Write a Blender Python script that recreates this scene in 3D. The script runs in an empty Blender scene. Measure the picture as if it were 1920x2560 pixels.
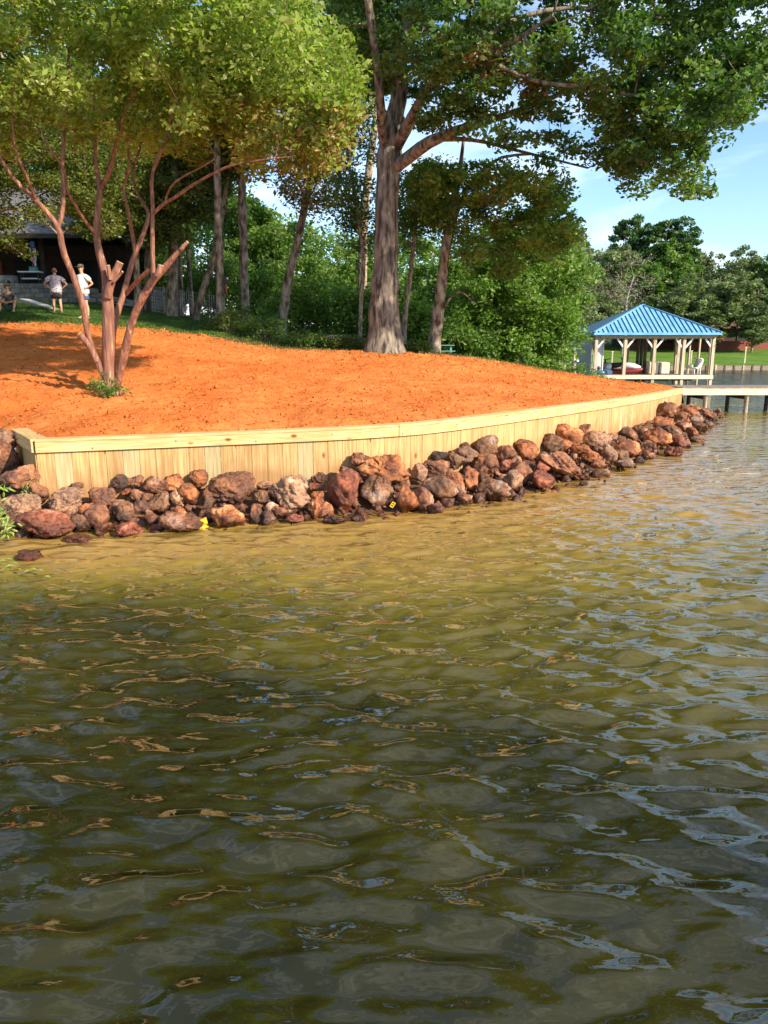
import bpy, math, random
import numpy as np
from mathutils import Vector, Matrix
R = math.radians
random.seed(7); rng = np.random.default_rng(7)
sc = bpy.context.scene
# ------------------------------------------------------------------ camera
CAM = np.array([0.0, 0.0, 2.4]); PITCH = math.atan((1280-868)/1850.0)
cam = bpy.data.cameras.new('camera'); co = bpy.data.objects.new('camera', cam); sc.collection.objects.link(co)
co.location = CAM; co.rotation_euler = (R(90)-PITCH, 0, 0)
cam.sensor_fit = 'VERTICAL'; cam.sensor_height = 36; cam.lens = 36*1850/2560.0; cam.clip_end = 2000; cam.clip_start = .05
sc.camera = co
# ------------------------------------------------------------------ sky and sun
SUN_EL = 29.0; SUN_AZ = 130.0      # azimuth clockwise from +Y, towards the sun
w = bpy.data.worlds.new('World'); sc.world = w; w.use_nodes = True
nt = w.node_tree; N = nt.nodes; L = nt.links
bg = N['Background']; sky = N.new('ShaderNodeTexSky'); sky.sky_type = 'NISHITA'; sky.sun_disc = False
sky.sun_elevation = R(SUN_EL); sky.sun_rotation = R(SUN_AZ); sky.air_density = 1.15; sky.dust_density = .1; sky.ozone_density = 4.5
tc = N.new('ShaderNodeTexCoord'); mp = N.new('ShaderNodeMapping'); mp.inputs['Scale'].default_value = (1, 1, 3.2)
no = N.new('ShaderNodeTexNoise'); no.inputs['Scale'].default_value = 2.6; no.inputs['Detail'].default_value = 8; no.inputs['Roughness'].default_value = .55
no.inputs['Distortion'].default_value = .4
rp = N.new('ShaderNodeValToRGB'); rp.color_ramp.elements[0].position = .47; rp.color_ramp.elements[1].position = .78
rp.color_ramp.elements[1].color = (.8, .8, .8, 1)
mx = N.new('ShaderNodeMix'); mx.data_type = 'RGBA'; mx.inputs['B'].default_value = (7.2, 7.4, 7.9, 1)
L.new(tc.outputs['Generated'], mp.inputs['Vector']); L.new(mp.outputs[0], no.inputs['Vector']); L.new(no.outputs['Fac'], rp.inputs[0])
L.new(rp.outputs[0], mx.inputs['Factor']); L.new(sky.outputs[0], mx.inputs['A']); L.new(mx.outputs['Result'], bg.inputs[0])
bg.inputs[1].default_value = .14
sun = bpy.data.lights.new('sun', 'SUN'); sun.energy = 5.0; sun.angle = R(.9); sun.color = (1, .87, .68)
so = bpy.data.objects.new('sun', sun); sc.collection.objects.link(so)
tosun = Vector((math.sin(R(SUN_AZ))*math.cos(R(SUN_EL)), math.cos(R(SUN_AZ))*math.cos(R(SUN_EL)), math.sin(R(SUN_EL))))
so.rotation_euler = tosun.to_track_quat('Z', 'Y').to_euler()
sc.view_settings.view_transform = 'Standard'; sc.view_settings.look = 'None'; sc.view_settings.exposure = .84; sc.view_settings.gamma = 1
sc.view_settings.use_curve_mapping = False
# ------------------------------------------------------------------ measuring helpers (photo pixel -> place)
cp, sp = math.cos(PITCH), math.sin(PITCH)
def ray(u, v):
    a = (u-960)/1850.0; b = (1280-v)/1850.0
    return np.array([a, cp+b*sp, -sp+b*cp])
def at(u, v, Y):
    d = ray(u, v); return CAM+d*(Y/d[1])
def atz(u, v, z):
    d = ray(u, v); return CAM+d*((z-CAM[2])/d[2])
def pix(P):
    P = np.atleast_2d(P)-CAM
    f = P[:, 1]*cp-P[:, 2]*sp; up = P[:, 1]*sp+P[:, 2]*cp
    f = np.where(f < .1, .1, f)
    return np.stack([960+1850*P[:, 0]/f, 1280-1850*up/f], 1)
def inpoly(q, poly):
    poly = np.array(poly, float); x, y = q[:, 0], q[:, 1]; c = np.zeros(len(q), bool); j = len(poly)-1
    for i in range(len(poly)):
        xi, yi = poly[i]; xj, yj = poly[j]
        if yi != yj:
            c ^= ((yi > y) != (yj > y)) & (x < (xj-xi)*(y-yi)/(yj-yi)+xi)
        j = i
    return c
# ------------------------------------------------------------------ object helpers
col = sc.collection
def npmesh(name, V, F, mats=(), smooth=False, tint=None):
    V = np.asarray(V, np.float32); F = np.asarray(F, np.int32); n = F.shape[1]
    me = bpy.data.meshes.new(name)
    me.vertices.add(len(V)); me.vertices.foreach_set('co', V.ravel())
    me.loops.add(F.size); me.loops.foreach_set('vertex_index', F.ravel())
    me.polygons.add(len(F)); me.polygons.foreach_set('loop_start', np.arange(0, F.size, n, dtype=np.int32))
    try: me.polygons.foreach_set('loop_total', np.full(len(F), n, np.int32))
    except Exception: pass
    if smooth: me.polygons.foreach_set('use_smooth', np.ones(len(F), bool))
    if tint is not None:
        a = me.attributes.new('tint', 'FLOAT', 'FACE'); a.data.foreach_set('value', np.asarray(tint, np.float32))
    for m in mats: me.materials.append(m)
    me.update(calc_edges=True); me.validate()
    return me
def link(name, me, parent=None, loc=None, kind=None, label=None, cat=None, group=None):
    o = bpy.data.objects.new(name, me); col.objects.link(o)
    if parent is not None: o.parent = parent
    if loc is not None: o.location = loc
    if kind: o['kind'] = kind
    if label: o['label'] = label
    if cat: o['category'] = cat
    if group: o['group'] = group
    return o
def thing(name, label, cat, loc=(0, 0, 0), rz=0, group=None):
    o = link(name, None, None, loc, None, label, cat, group); o.rotation_euler = (0, 0, rz); return o
class MB:
    def __init__(s): s.V = []; s.F = []; s.n = 0
    def add(s, V, F):
        s.V += [tuple(map(float, p)) for p in V]; s.F += [tuple(int(i)+s.n for i in f) for f in F]; s.n = len(s.V); return s
    def box(s, c, d, rz=0, M=None):
        x, y, z = d[0]/2, d[1]/2, d[2]/2
        P = [Vector((a*x, b*y, e*z)) for a in (-1, 1) for b in (-1, 1) for e in (-1, 1)]
        Q = Matrix.Rotation(rz, 3, 'Z') if M is None else M
        P = [Q @ p+Vector(c) for p in P]
        return s.add(P, [(0, 1, 3, 2), (4, 6, 7, 5), (0, 4, 5, 1), (2, 3, 7, 6), (0, 2, 6, 4), (1, 5, 7, 3)])
    def beam(s, a, b, w, h, up=(0, 0, 1)):
        a = Vector(a); b = Vector(b); d = (b-a); Ln = d.length; d.normalize(); u = Vector(up)
        x = d.cross(u); x.normalize(); z = x.cross(d)
        M = Matrix((x, d, z)).transposed()
        return s.box((a+b)/2, (w, Ln, h), M=M)
    def tube(s, P, r, n=8, cap=True):
        V, F = tube_np(P, r, n); s.add(V, F)
        if cap:
            k = s.n-len(V); s.F.append(tuple(range(k+n-1, k-1, -1))); m = s.n-n; s.F.append(tuple(range(m, m+n)))
        return s
    def lathe(s, prof, c=(0, 0, 0), n=12, sx=1, sy=1):
        V = []; F = []
        for r, z in prof:
            for k in range(n): V.append((c[0]+r*sx*math.cos(2*math.pi*k/n), c[1]+r*sy*math.sin(2*math.pi*k/n), c[2]+z))
        for i in range(len(prof)-1):
            for k in range(n): F.append((i*n+k, i*n+(k+1) % n, (i+1)*n+(k+1) % n, (i+1)*n+k))
        F.append(tuple(range(n-1, -1, -1))); F.append(tuple(range((len(prof)-1)*n, len(prof)*n)))
        return s.add(V, F)
    def mesh(s, name, mat, smooth=False):
        me = bpy.data.meshes.new(name); me.from_pydata(s.V, [], s.F); me.materials.append(mat)
        if smooth:
            me.polygons.foreach_set('use_smooth', np.ones(len(me.polygons), bool))
        me.update(); return me
    def build(s, name, mat, parent=None, smooth=False, **k):
        return link(name, s.mesh(name, mat, smooth), parent, **k)
def tube_np(P, r, n=6):
    P = np.asarray(P, float); r = np.broadcast_to(np.asarray(r, float), (len(P),))
    T = np.gradient(P, axis=0); T /= np.linalg.norm(T, axis=1)[:, None]+1e-9
    ref = np.array([.31, .9, .2]); ref = ref/np.linalg.norm(ref)
    A = np.cross(T, ref); A /= np.linalg.norm(A, axis=1)[:, None]+1e-9
    B = np.cross(T, A); a = np.linspace(0, 2*np.pi, n, endpoint=False)
    V = (P[:, None]+r[:, None, None]*(np.cos(a)[None, :, None]*A[:, None]+np.sin(a)[None, :, None]*B[:, None])).reshape(-1, 3)
    i, k = np.meshgrid(np.arange(len(P)-1), np.arange(n), indexing='ij'); i = i.ravel(); k = k.ravel(); k2 = (k+1) % n
    F = np.stack([i*n+k, (i+1)*n+k, (i+1)*n+k2, i*n+k2], 1)
    return V, F
# value noise
_T = rng.random((512, 512)).astype(np.float32)
def vnoise(x, y):
    xi = np.floor(x).astype(int); yi = np.floor(y).astype(int); fx = x-xi; fy = y-yi
    fx = fx*fx*(3-2*fx); fy = fy*fy*(3-2*fy)
    g = lambda a, b: _T[a % 512, b % 512]
    return (g(xi, yi)*(1-fx)*(1-fy)+g(xi+1, yi)*fx*(1-fy)+g(xi, yi+1)*(1-fx)*fy+g(xi+1, yi+1)*fx*fy)*2-1
def fbm(x, y, o=4):
    s = 0; a = 1.
    for k in range(o): s = s+a*vnoise(x*2**k+17.3*k, y*2**k+9.1*k); a *= .5
    return s
# ------------------------------------------------------------------ materials
def mat(name, c1, c2=None, scale=5, rough=.8, bump=0., bscale=None, spec=.5, coord='Object', stretch=(1, 1, 1), c3=None, detail=5, lo=.35, hi=.65, rand=0., metal=0.):
    m = bpy.data.materials.new(name); m.use_nodes = True; t = m.node_tree; n = t.nodes; l = t.links
    b = n['Principled BSDF']; b.inputs['Roughness'].default_value = rough; b.inputs['Specular IOR Level'].default_value = spec
    b.inputs['Metallic'].default_value = metal
    tc = n.new('ShaderNodeTexCoord'); mp = n.new('ShaderNodeMapping'); mp.inputs['Scale'].default_value = stretch
    oi = n.new('ShaderNodeObjectInfo'); ad = n.new('ShaderNodeVectorMath'); ad.operation = 'ADD'
    ml = n.new('ShaderNodeVectorMath'); ml.operation = 'SCALE'; ml.inputs['Scale'].default_value = 37.0
    l.new(oi.outputs['Random'], ml.inputs[0]); l.new(tc.outputs[coord], ad.inputs[0]); l.new(ml.outputs[0], ad.inputs[1]); l.new(ad.outputs[0], mp.inputs[0])
    ns = n.new('ShaderNodeTexNoise'); ns.inputs['Scale'].default_value = scale; ns.inputs['Detail'].default_value = detail; l.new(mp.outputs[0], ns.inputs['Vector'])
    rp = n.new('ShaderNodeValToRGB'); e = rp.color_ramp.elements; e[0].position = lo; e[1].position = hi
    e[0].color = (*c1, 1); e[1].color = (*(c2 or c1), 1)
    if c3: k = e.new((lo+hi)/2+.12); k.color = (*c3, 1)
    l.new(ns.outputs['Fac'], rp.inputs[0]); out = rp.outputs[0]
    if rand:
        hs = n.new('ShaderNodeHueSaturation'); mr = n.new('ShaderNodeMapRange'); mr.inputs[3].default_value = 1-rand; mr.inputs[4].default_value = 1+rand
        l.new(oi.outputs['Random'], mr.inputs[0]); l.new(mr.outputs[0], hs.inputs['Value']); l.new(out, hs.inputs['Color']); out = hs.outputs[0]
    l.new(out, b.inputs['Base Color'])
    if bump:
        n2 = n.new('ShaderNodeTexNoise'); n2.inputs['Scale'].default_value = bscale or scale*4; n2.inputs['Detail'].default_value = 6; n2.inputs['Roughness'].default_value = .62
        l.new(mp.outputs[0], n2.inputs['Vector']); bp = n.new('ShaderNodeBump'); bp.inputs['Strength'].default_value = 1; bp.inputs['Distance'].default_value = bump
        l.new(n2.outputs['Fac'], bp.inputs['Height']); l.new(bp.outputs[0], b.inputs['Normal'])
    return m
def leafmat(name, dark, mid, light, trans=.35, rough=.45):
    m = bpy.data.materials.new(name); m.use_nodes = True; t = m.node_tree; n = t.nodes; l = t.links
    b = n['Principled BSDF']; b.inputs['Roughness'].default_value = rough; b.inputs['Specular IOR Level'].default_value = .35
    a = n.new('ShaderNodeAttribute'); a.attribute_name = 'tint'
    rp = n.new('ShaderNodeValToRGB'); e = rp.color_ramp.elements; e[0].color = (*dark, 1); e[1].color = (*light, 1); k = e.new(.5); k.color = (*mid, 1)
    l.new(a.outputs['Fac'], rp.inputs[0]); l.new(rp.outputs[0], b.inputs['Base Color'])
    tr = n.new('ShaderNodeBsdfTranslucent'); g = n.new('ShaderNodeMix'); g.data_type = 'RGBA'; g.blend_type = 'MULTIPLY'; g.inputs['Factor'].default_value = 1
    g.inputs['B'].default_value = (1.0, 1.4, .5, 1); l.new(rp.outputs[0], g.inputs['A']); l.new(g.outputs['Result'], tr.inputs['Color'])
    ms = n.new('ShaderNodeMixShader'); ms.inputs[0].default_value = trans
    l.new(b.outputs[0], ms.inputs[1]); l.new(tr.outputs[0], ms.inputs[2]); l.new(ms.outputs[0], n['Material Output'].inputs['Surface'])
    return m
# soil
SOIL = bpy.data.materials.new('orange_clay'); SOIL.use_nodes = True
def _soil():
    t = SOIL.node_tree; n = t.nodes; l = t.links; b = n['Principled BSDF']; b.inputs['Roughness'].default_value = .95; b.inputs['Specular IOR Level'].default_value = .15
    tc = n.new('ShaderNodeTexCoord')
    n1 = n.new('ShaderNodeTexNoise'); n1.inputs['Scale'].default_value = .7; n1.inputs['Detail'].default_value = 6; l.new(tc.outputs['Object'], n1.inputs['Vector'])
    n2 = n.new('ShaderNodeTexNoise'); n2.inputs['Scale'].default_value = 9; n2.inputs['Detail'].default_value = 8; n2.inputs['Roughness'].default_value = .7; l.new(tc.outputs['Object'], n2.inputs['Vector'])
    r1 = n.new('ShaderNodeValToRGB'); e = r1.color_ramp.elements; e[0].position = .3; e[1].position = .7; e[0].color = (.58, .145, .028, 1); e[1].color = (.73, .235, .062, 1)
    r2 = n.new('ShaderNodeValToRGB'); e = r2.color_ramp.elements; e[0].position = .33; e[1].position = .47; e[0].color = (.35, .2, .14, 1); e[1].color = (1, 1, 1, 1)
    l.new(n1.outputs['Fac'], r1.inputs[0]); l.new(n2.outputs['Fac'], r2.inputs[0])
    m = n.new('ShaderNodeMix'); m.data_type = 'RGBA'; m.blend_type = 'MULTIPLY'; m.inputs['Factor'].default_value = .8
    l.new(r1.outputs[0], m.inputs['A']); l.new(r2.outputs[0], m.inputs['B']); l.new(m.outputs['Result'], b.inputs['Base Color'])
    bp = n.new('ShaderNodeBump'); bp.inputs['Distance'].default_value = .05; l.new(n2.outputs['Fac'], bp.inputs['Height']); l.new(bp.outputs[0], b.inputs['Normal'])
_soil()
M = {}
M['lawn'] = mat('lawn_turf', (.03, .075, .012), (.07, .12, .02), scale=2.2, bump=.03, bscale=60, rough=.9, spec=.1)
M['farlawn'] = mat('far_turf', (.07, .15, .02), (.13, .21, .035), scale=.35, bump=.03, bscale=40, rough=.9, spec=.1)
M['litter'] = mat('leaf_litter', (.05, .045, .018), (.13, .085, .035), scale=1.5, bump=.05, bscale=18, rough=.95, spec=.1, c3=(.055, .07, .02))
M['bank'] = mat('wet_bank', (.07, .035, .02), (.16, .065, .03), scale=6, bump=.04, bscale=30, rough=.7)
def wood(name, c1, c2, rand=.12, z=True):
    m = mat(name, c1, c2, scale=3.6, rough=.75, bump=.006, bscale=9, spec=.25, stretch=(11, 11, .5) if z else (.5, 11, 11), rand=rand, detail=7, lo=.38, hi=.6)
    t = m.node_tree; n = t.nodes; l = t.links; b = n['Principled BSDF']; src = b.inputs['Base Color'].links[0].from_socket
    mp = [x for x in n if x.type == 'MAPPING'][0]
    vo = n.new('ShaderNodeTexVoronoi'); vo.inputs['Scale'].default_value = 1.1; m2 = n.new('ShaderNodeMapping'); m2.inputs['Scale'].default_value = (3.2, 3.2, 1.7) if z else (1.7, 3.2, 3.2)
    ad = [x for x in n if x.type == 'VECT_MATH' and x.operation == 'ADD'][0]
    l.new(ad.outputs[0], m2.inputs[0]); l.new(m2.outputs[0], vo.inputs['Vector'])
    rr = n.new('ShaderNodeValToRGB'); rr.color_ramp.elements[0].position = .05; rr.color_ramp.elements[1].position = .13; rr.color_ramp.elements[0].color = (.33, .2, .12, 1); rr.color_ramp.elements[1].color = (1, 1, 1, 1)
    l.new(vo.outputs['Distance'], rr.inputs[0]); mm = n.new('ShaderNodeMix'); mm.data_type = 'RGBA'; mm.blend_type = 'MULTIPLY'; mm.inputs['Factor'].default_value = 1
    l.new(src, mm.inputs['A']); l.new(rr.outputs[0], mm.inputs['B']); l.new(mm.outputs['Result'], b.inputs['Base Color'])
    return m
M['pine'] = wood('new_treated_pine', (.38, .225, .085), (.56, .37, .165), rand=.12)
def stain(m):
    t = m.node_tree; n = t.nodes; l = t.links; b = n['Principled BSDF']; src = b.inputs['Base Color'].links[0].from_socket
    ge = n.new('ShaderNodeNewGeometry'); sx = n.new('ShaderNodeSeparateXYZ'); l.new(ge.outputs['Position'], sx.inputs[0]); ns = n.new('ShaderNodeTexNoise'); ns.inputs['Scale'].default_value = 2.6; ns.inputs['Detail'].default_value = 7; l.new(ge.outputs['Position'], ns.inputs['Vector'])
    a = n.new('ShaderNodeMath'); a.operation = 'MULTIPLY_ADD'; a.inputs[1].default_value = -1.1; l.new(ns.outputs['Fac'], a.inputs[0]); l.new(sx.outputs['Z'], a.inputs[2])
    r = n.new('ShaderNodeMapRange'); r.inputs[1].default_value = -.22; r.inputs[2].default_value = .22; r.inputs[3].default_value = .6; r.inputs[4].default_value = 0; l.new(a.outputs[0], r.inputs[0])
    mm = n.new('ShaderNodeMix'); mm.data_type = 'RGBA'; mm.inputs['B'].default_value = (.30, .14, .055, 1); l.new(r.outputs[0], mm.inputs['Factor']); l.new(src, mm.inputs['A']); l.new(mm.outputs['Result'], b.inputs['Base Color'])
stain(M['pine'])
M['pine_green'] = wood('green_tinted_pine', (.36, .28, .14), (.48, .38, .20))
M['pine_cap'] = wood('pine_cap_board', (.50, .32, .13), (.68, .48, .23), rand=.06, z=False)
M['oldwood'] = wood('weathered_deck', (.20, .15, .11), (.34, .27, .20), z=False)
M['palewood'] = wood('pale_fascia_pine', (.62, .52, .34), (.78, .68, .5), z=False, rand=.04)
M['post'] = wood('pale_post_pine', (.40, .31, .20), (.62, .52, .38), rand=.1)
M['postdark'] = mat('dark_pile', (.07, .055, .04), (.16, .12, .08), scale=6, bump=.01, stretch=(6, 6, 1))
M['bluemetal'] = mat('blue_roof_metal', (.12, .34, .56), (.20, .45, .67), scale=1.5, rand=.06, rough=.45, spec=.5)
M['blueshade'] = mat('shaded_rib_metal', (.02, .07, .13), (.03, .09, .16), scale=1, rough=.45)  # blue darkened so the ribs paint their own shadow lines
M['white'] = mat('white_paint', (.74, .73, .70), (.8, .79, .76), scale=2, rough=.6)
M['greypanel'] = mat('pale_grey_panel', (.42, .44, .46), (.52, .54, .56), scale=1.4, rough=.5)
M['dark'] = mat('dark_plastic', (.012, .012, .014), (.03, .03, .03), scale=4, rough=.45)
M['steel'] = mat('galvanised_steel', (.35, .36, .37), (.5, .5, .5), scale=8, rough=.4, metal=.8)
M['stone'] = mat('grey_block', (.15, .14, .125), (.28, .265, .24), scale=4, bump=.02, bscale=16, rough=.9, rand=.15)
M['concrete'] = mat('pale_concrete', (.42, .40, .36), (.52, .50, .46), scale=3, bump=.006, rough=.9)
M['brownwall'] = mat('brown_wall', (.03, .022, .016), (.05, .036, .028), scale=3, rough=.9)
M['shingle'] = mat('grey_shingle', (.08, .08, .08), (.15, .15, .145), scale=9, rough=.9, rand=.15)
M['brick'] = mat('red_brick', (.17, .045, .03), (.26, .075, .05), scale=8, rough=.9)
M['brownroof'] = mat('brown_shingle', (.10, .055, .045), (.16, .09, .07), scale=5, rough=.9)
M['glass'] = mat('dark_window_glass', (.015, .018, .02), (.02, .025, .03), scale=1, rough=.25, spec=.3)
M['skin'] = mat('skin', (.50, .27, .17), (.58, .33, .22), scale=6, rough=.55)
M['hair_red'] = mat('auburn_hair', (.10, .035, .015), (.17, .06, .025), scale=30, rough=.6)
M['hair_grey'] = mat('grey_hair', (.3, .28, .26), (.45, .43, .4), scale=30, rough=.6)
M['cap'] = mat('camouflage_cap', (.05, .05, .035), (.16, .14, .09), scale=28, lo=.45, hi=.55, rough=.9)
M['tee'] = mat('white_tee', (.66, .68, .72), (.78, .80, .84), scale=6, rough=.9, bump=.01, bscale=9)
M['floral'] = mat('patterned_blouse', (.10, .07, .13), (.80, .78, .82), scale=22, lo=.40, hi=.50, rough=.9, c3=(.62, .4, .48))
M['blackcloth'] = mat('black_cloth', (.012, .012, .015), (.02, .02, .022), rough=.9)
M['bluecloth'] = mat('blue_shorts', (.04, .07, .17), (.06, .10, .24), scale=6, rough=.9)
M['greycloth'] = mat('charcoal_tee', (.06, .055, .055), (.10, .09, .09), scale=6, rough=.9)
M['tealcloth'] = mat('grey_green_cloth', (.06, .10, .09), (.10, .15, .13), scale=6, rough=.9)
M['red'] = mat('red_plastic', (.42, .03, .03), (.5, .05, .04), rough=.4)
M['teal'] = mat('teal_paint', (.10, .28, .24), (.15, .36, .3), rough=.6)
M['yellow'] = mat('yellow_plastic', (.72, .40, .02), (.8, .52, .03), rough=.5, scale=9)
M['cream'] = mat('cream_canvas', (.60, .52, .38), (.7, .63, .5), rough=.9, scale=3)
M['blueplastic'] = mat('blue_hull_paint', (.04, .10, .22), (.06, .14, .28), rough=.3)
M['redhull'] = mat('dark_red_hull_paint', (.16, .02, .02), (.22, .03, .03), rough=.3)
M['cut'] = mat('fresh_cut_wood', (.72, .5, .25), (.8, .6, .34), rough=.8, scale=20)
M['crapebark'] = mat('peeling_crape_bark', (.17, .065, .04), (.60, .38, .25), scale=3.0, bump=.03, bscale=5, rough=.6, stretch=(6, 6, .8), c3=(.36, .165, .10), lo=.40, hi=.70)
M['oakbark'] = mat('oak_bark', (.055, .044, .034), (.34, .29, .23), scale=2.4, bump=.06, bscale=6, rough=.95, stretch=(3.5, 3.5, .8), spec=.15, detail=9)
M['pinebark'] = mat('scaly_bark', (.09, .065, .045), (.46, .37, .27), scale=3, bump=.05, bscale=7, rough=.95, stretch=(2.5, 2.5, 1.1), spec=.15, detail=9)
M['deadbark'] = mat('bare_grey_bark', (.22, .2, .18), (.38, .35, .32), scale=3, rough=.95)
M['leaf_crape'] = leafmat('crape_leaf', (.14, .17, .03), (.29, .35, .065), (.50, .53, .19), .55)
M['leaf_rust'] = leafmat('rusty_leaf', (.16, .10, .03), (.32, .20, .07), (.46, .32, .13), .4)
M['leaf_dead'] = leafmat('dead_leaf', (.11, .06, .03), (.20, .11, .05), (.28, .17, .08), .2)
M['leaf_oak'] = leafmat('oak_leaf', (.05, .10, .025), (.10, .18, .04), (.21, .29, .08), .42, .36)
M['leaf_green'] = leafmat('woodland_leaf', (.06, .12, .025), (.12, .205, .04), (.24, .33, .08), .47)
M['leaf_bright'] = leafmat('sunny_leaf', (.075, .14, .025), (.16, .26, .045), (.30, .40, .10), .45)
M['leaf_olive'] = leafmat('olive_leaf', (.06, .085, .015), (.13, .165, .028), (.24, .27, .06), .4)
M['leaf_far'] = leafmat('hazed_leaf', (.10, .13, .06), (.18, .22, .10), (.27, .32, .15), .35)  # paler leaf tones: the haze of distance is put into the colour
M['leaf_pine'] = leafmat('pine_needle', (.035, .08, .025), (.07, .14, .04), (.13, .21, .06), .3)
M['leaf_fg'] = leafmat('pale_willow_leaf', (.16, .26, .05), (.28, .4, .08), (.42, .52, .15), .4)
# rocks: rust, iron grey, and damp foot
def rockmat(name, a, b_, c, sc_=3.0):
    m = mat(name, a, b_, scale=sc_, bump=.05, bscale=9, rough=.85, c3=c, detail=10, lo=.36, hi=.62, spec=.3, rand=.15)
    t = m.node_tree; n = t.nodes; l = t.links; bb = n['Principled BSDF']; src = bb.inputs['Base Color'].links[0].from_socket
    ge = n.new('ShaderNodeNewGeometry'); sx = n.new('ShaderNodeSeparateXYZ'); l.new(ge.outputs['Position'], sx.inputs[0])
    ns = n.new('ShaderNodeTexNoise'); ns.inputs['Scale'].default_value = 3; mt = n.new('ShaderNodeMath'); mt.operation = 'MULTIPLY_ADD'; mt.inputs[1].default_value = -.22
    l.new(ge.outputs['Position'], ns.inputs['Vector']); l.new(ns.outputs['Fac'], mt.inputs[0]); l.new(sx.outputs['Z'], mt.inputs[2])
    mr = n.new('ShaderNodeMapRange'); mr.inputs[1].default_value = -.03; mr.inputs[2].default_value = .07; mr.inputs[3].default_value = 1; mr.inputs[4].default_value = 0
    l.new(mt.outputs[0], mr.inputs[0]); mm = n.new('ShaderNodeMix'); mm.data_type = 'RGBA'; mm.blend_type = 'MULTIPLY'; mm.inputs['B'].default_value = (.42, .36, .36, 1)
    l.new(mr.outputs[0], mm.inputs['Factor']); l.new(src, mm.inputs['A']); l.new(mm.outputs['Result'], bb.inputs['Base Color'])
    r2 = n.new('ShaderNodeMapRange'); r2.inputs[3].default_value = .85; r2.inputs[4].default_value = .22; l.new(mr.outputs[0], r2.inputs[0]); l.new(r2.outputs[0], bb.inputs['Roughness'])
    # fine dark mottling multiplied over the stone colour
    vn = n.new('ShaderNodeTexNoise'); vn.inputs['Scale'].default_value = 14; vn.inputs['Detail'].default_value = 8; vn.inputs['Roughness'].default_value = .75
    mp = [x for x in n if x.type == 'MAPPING'][0]; l.new(mp.outputs[0], vn.inputs['Vector'])
    rr = n.new('ShaderNodeValToRGB'); rr.color_ramp.elements[0].position = .40; rr.color_ramp.elements[1].position = .54; rr.color_ramp.elements[0].color = (.22, .16, .15, 1); rr.color_ramp.elements[1].color = (1, 1, 1, 1)
    l.new(vn.outputs['Fac'], rr.inputs[0]); m3 = n.new('ShaderNodeMix'); m3.data_type = 'RGBA'; m3.blend_type = 'MULTIPLY'; m3.inputs['Factor'].default_value = .8
    l.new(mm.outputs['Result'], m3.inputs['A']); l.new(rr.outputs[0], m3.inputs['B']); l.new(m3.outputs['Result'], bb.inputs['Base Color'])
    return m
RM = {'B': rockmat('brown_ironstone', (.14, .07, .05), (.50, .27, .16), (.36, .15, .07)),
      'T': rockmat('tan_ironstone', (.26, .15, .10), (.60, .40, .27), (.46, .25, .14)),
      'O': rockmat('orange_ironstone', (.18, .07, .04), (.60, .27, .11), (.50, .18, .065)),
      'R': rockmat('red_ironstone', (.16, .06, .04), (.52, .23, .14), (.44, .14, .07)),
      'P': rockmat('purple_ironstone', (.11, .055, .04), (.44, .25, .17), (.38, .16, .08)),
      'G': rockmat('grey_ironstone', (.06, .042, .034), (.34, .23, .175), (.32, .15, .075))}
# ------------------------------------------------------------------ terrain
WALLPX = [(88, 1098, 10.6), (500, 1083, 11.15), (980, 1063, 11.8), (1150, 1046, 12.8), (1300, 1027, 14.1), (1500, 1003, 17.5), (1620, 986, 21.5), (1705, 970, 28.0)]
WP = np.array([at(*p) for p in WALLPX])
def resample(P, step):
    # centripetal-free: linear polyline smoothed by Chaikin once, ends kept
    P = np.asarray(P)
    for _ in range(2):
        Q = [P[0]]
        for i in range(len(P)-1):
            Q += [P[i]*.75+P[i+1]*.25, P[i]*.25+P[i+1]*.75]
        Q.append(P[-1]); P = np.array(Q)
    s = np.concatenate([[0], np.cumsum(np.linalg.norm(np.diff(P[:, :2], axis=0), axis=1))])
    n = max(2, int(round(s[-1]/step))); q = np.linspace(0, s[-1], n+1)
    return np.stack([np.interp(q, s, P[:, k]) for k in range(3)], 1)
WS = resample(WP, .235)              # one vertex every plank
CREST = np.array([at(*p) for p in [(-200, 800, 26), (0, 806, 26), (230, 813, 26), (450, 830, 25.5), (620, 858, 25), (740, 876, 24.5), (960, 879, 24), (1100, 886, 24.6), (1250, 905, 26), (1400, 931, 27.4), (1550, 954, 28), (1680, 966, 28.2)]])
ctl = list(WP-[0, 0, .05])
ctl += [at(*p) for p in [(275, 985, 14.2), (0, 1000, 13.9), (600, 980, 14.6), (0, 1080, 12.3), (900, 985, 15.5), (1200, 960, 18.5), (-100, 900, 18), (300, 885, 19.5), (760, 920, 19.5), (1450, 965, 23)]]
ctl += list(CREST)
ctl += [at(*p) for p in [(140, 787, 29), (205, 795, 27.6), (30, 782, 28.5), (0, 752, 33), (250, 762, 33), (450, 800, 30), (-400, 760, 32)]]
ctl += [np.array(p) for p in [(-20, 36, 4.6), (-30, 45, 5.0), (-10, 36, 3.9), (-10, 45, 3.8), (0, 34, 2.3), (0, 45, 2.3), (5, 32, 1.5), (8, 33, .8), (9, 36, .35), (10, 42, .4), (5, 42, 1.3), (12, 52, .6), (0, 60, 2.2), (10, 80, 1.0), (-20, 70, 5),
    (-40, 120, 6), (0, 120, 4), (-7.2, 12.0, .45), (-8.5, 12.2, .35), (-7.2, 13.6, .95), (-12, 14, .9), (-14, 11, .0), (-30, 12, 0), (-30, 25, 2.5), (-50, 40, 4), (-90, 60, 5),
    (18, 81, .5), (40, 82, .5), (80, 88, .55), (200, 100, .6), (20, 92, 1.3), (50, 94, 1.4), (30, 105, 2.1), (60, 108, 2.2), (60, 140, 4), (120, 130, 3), (300, 200, 6), (20, 140, 4), (0, 220, 8), (300, 250, 8), (-100, 200, 8)]]
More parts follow.
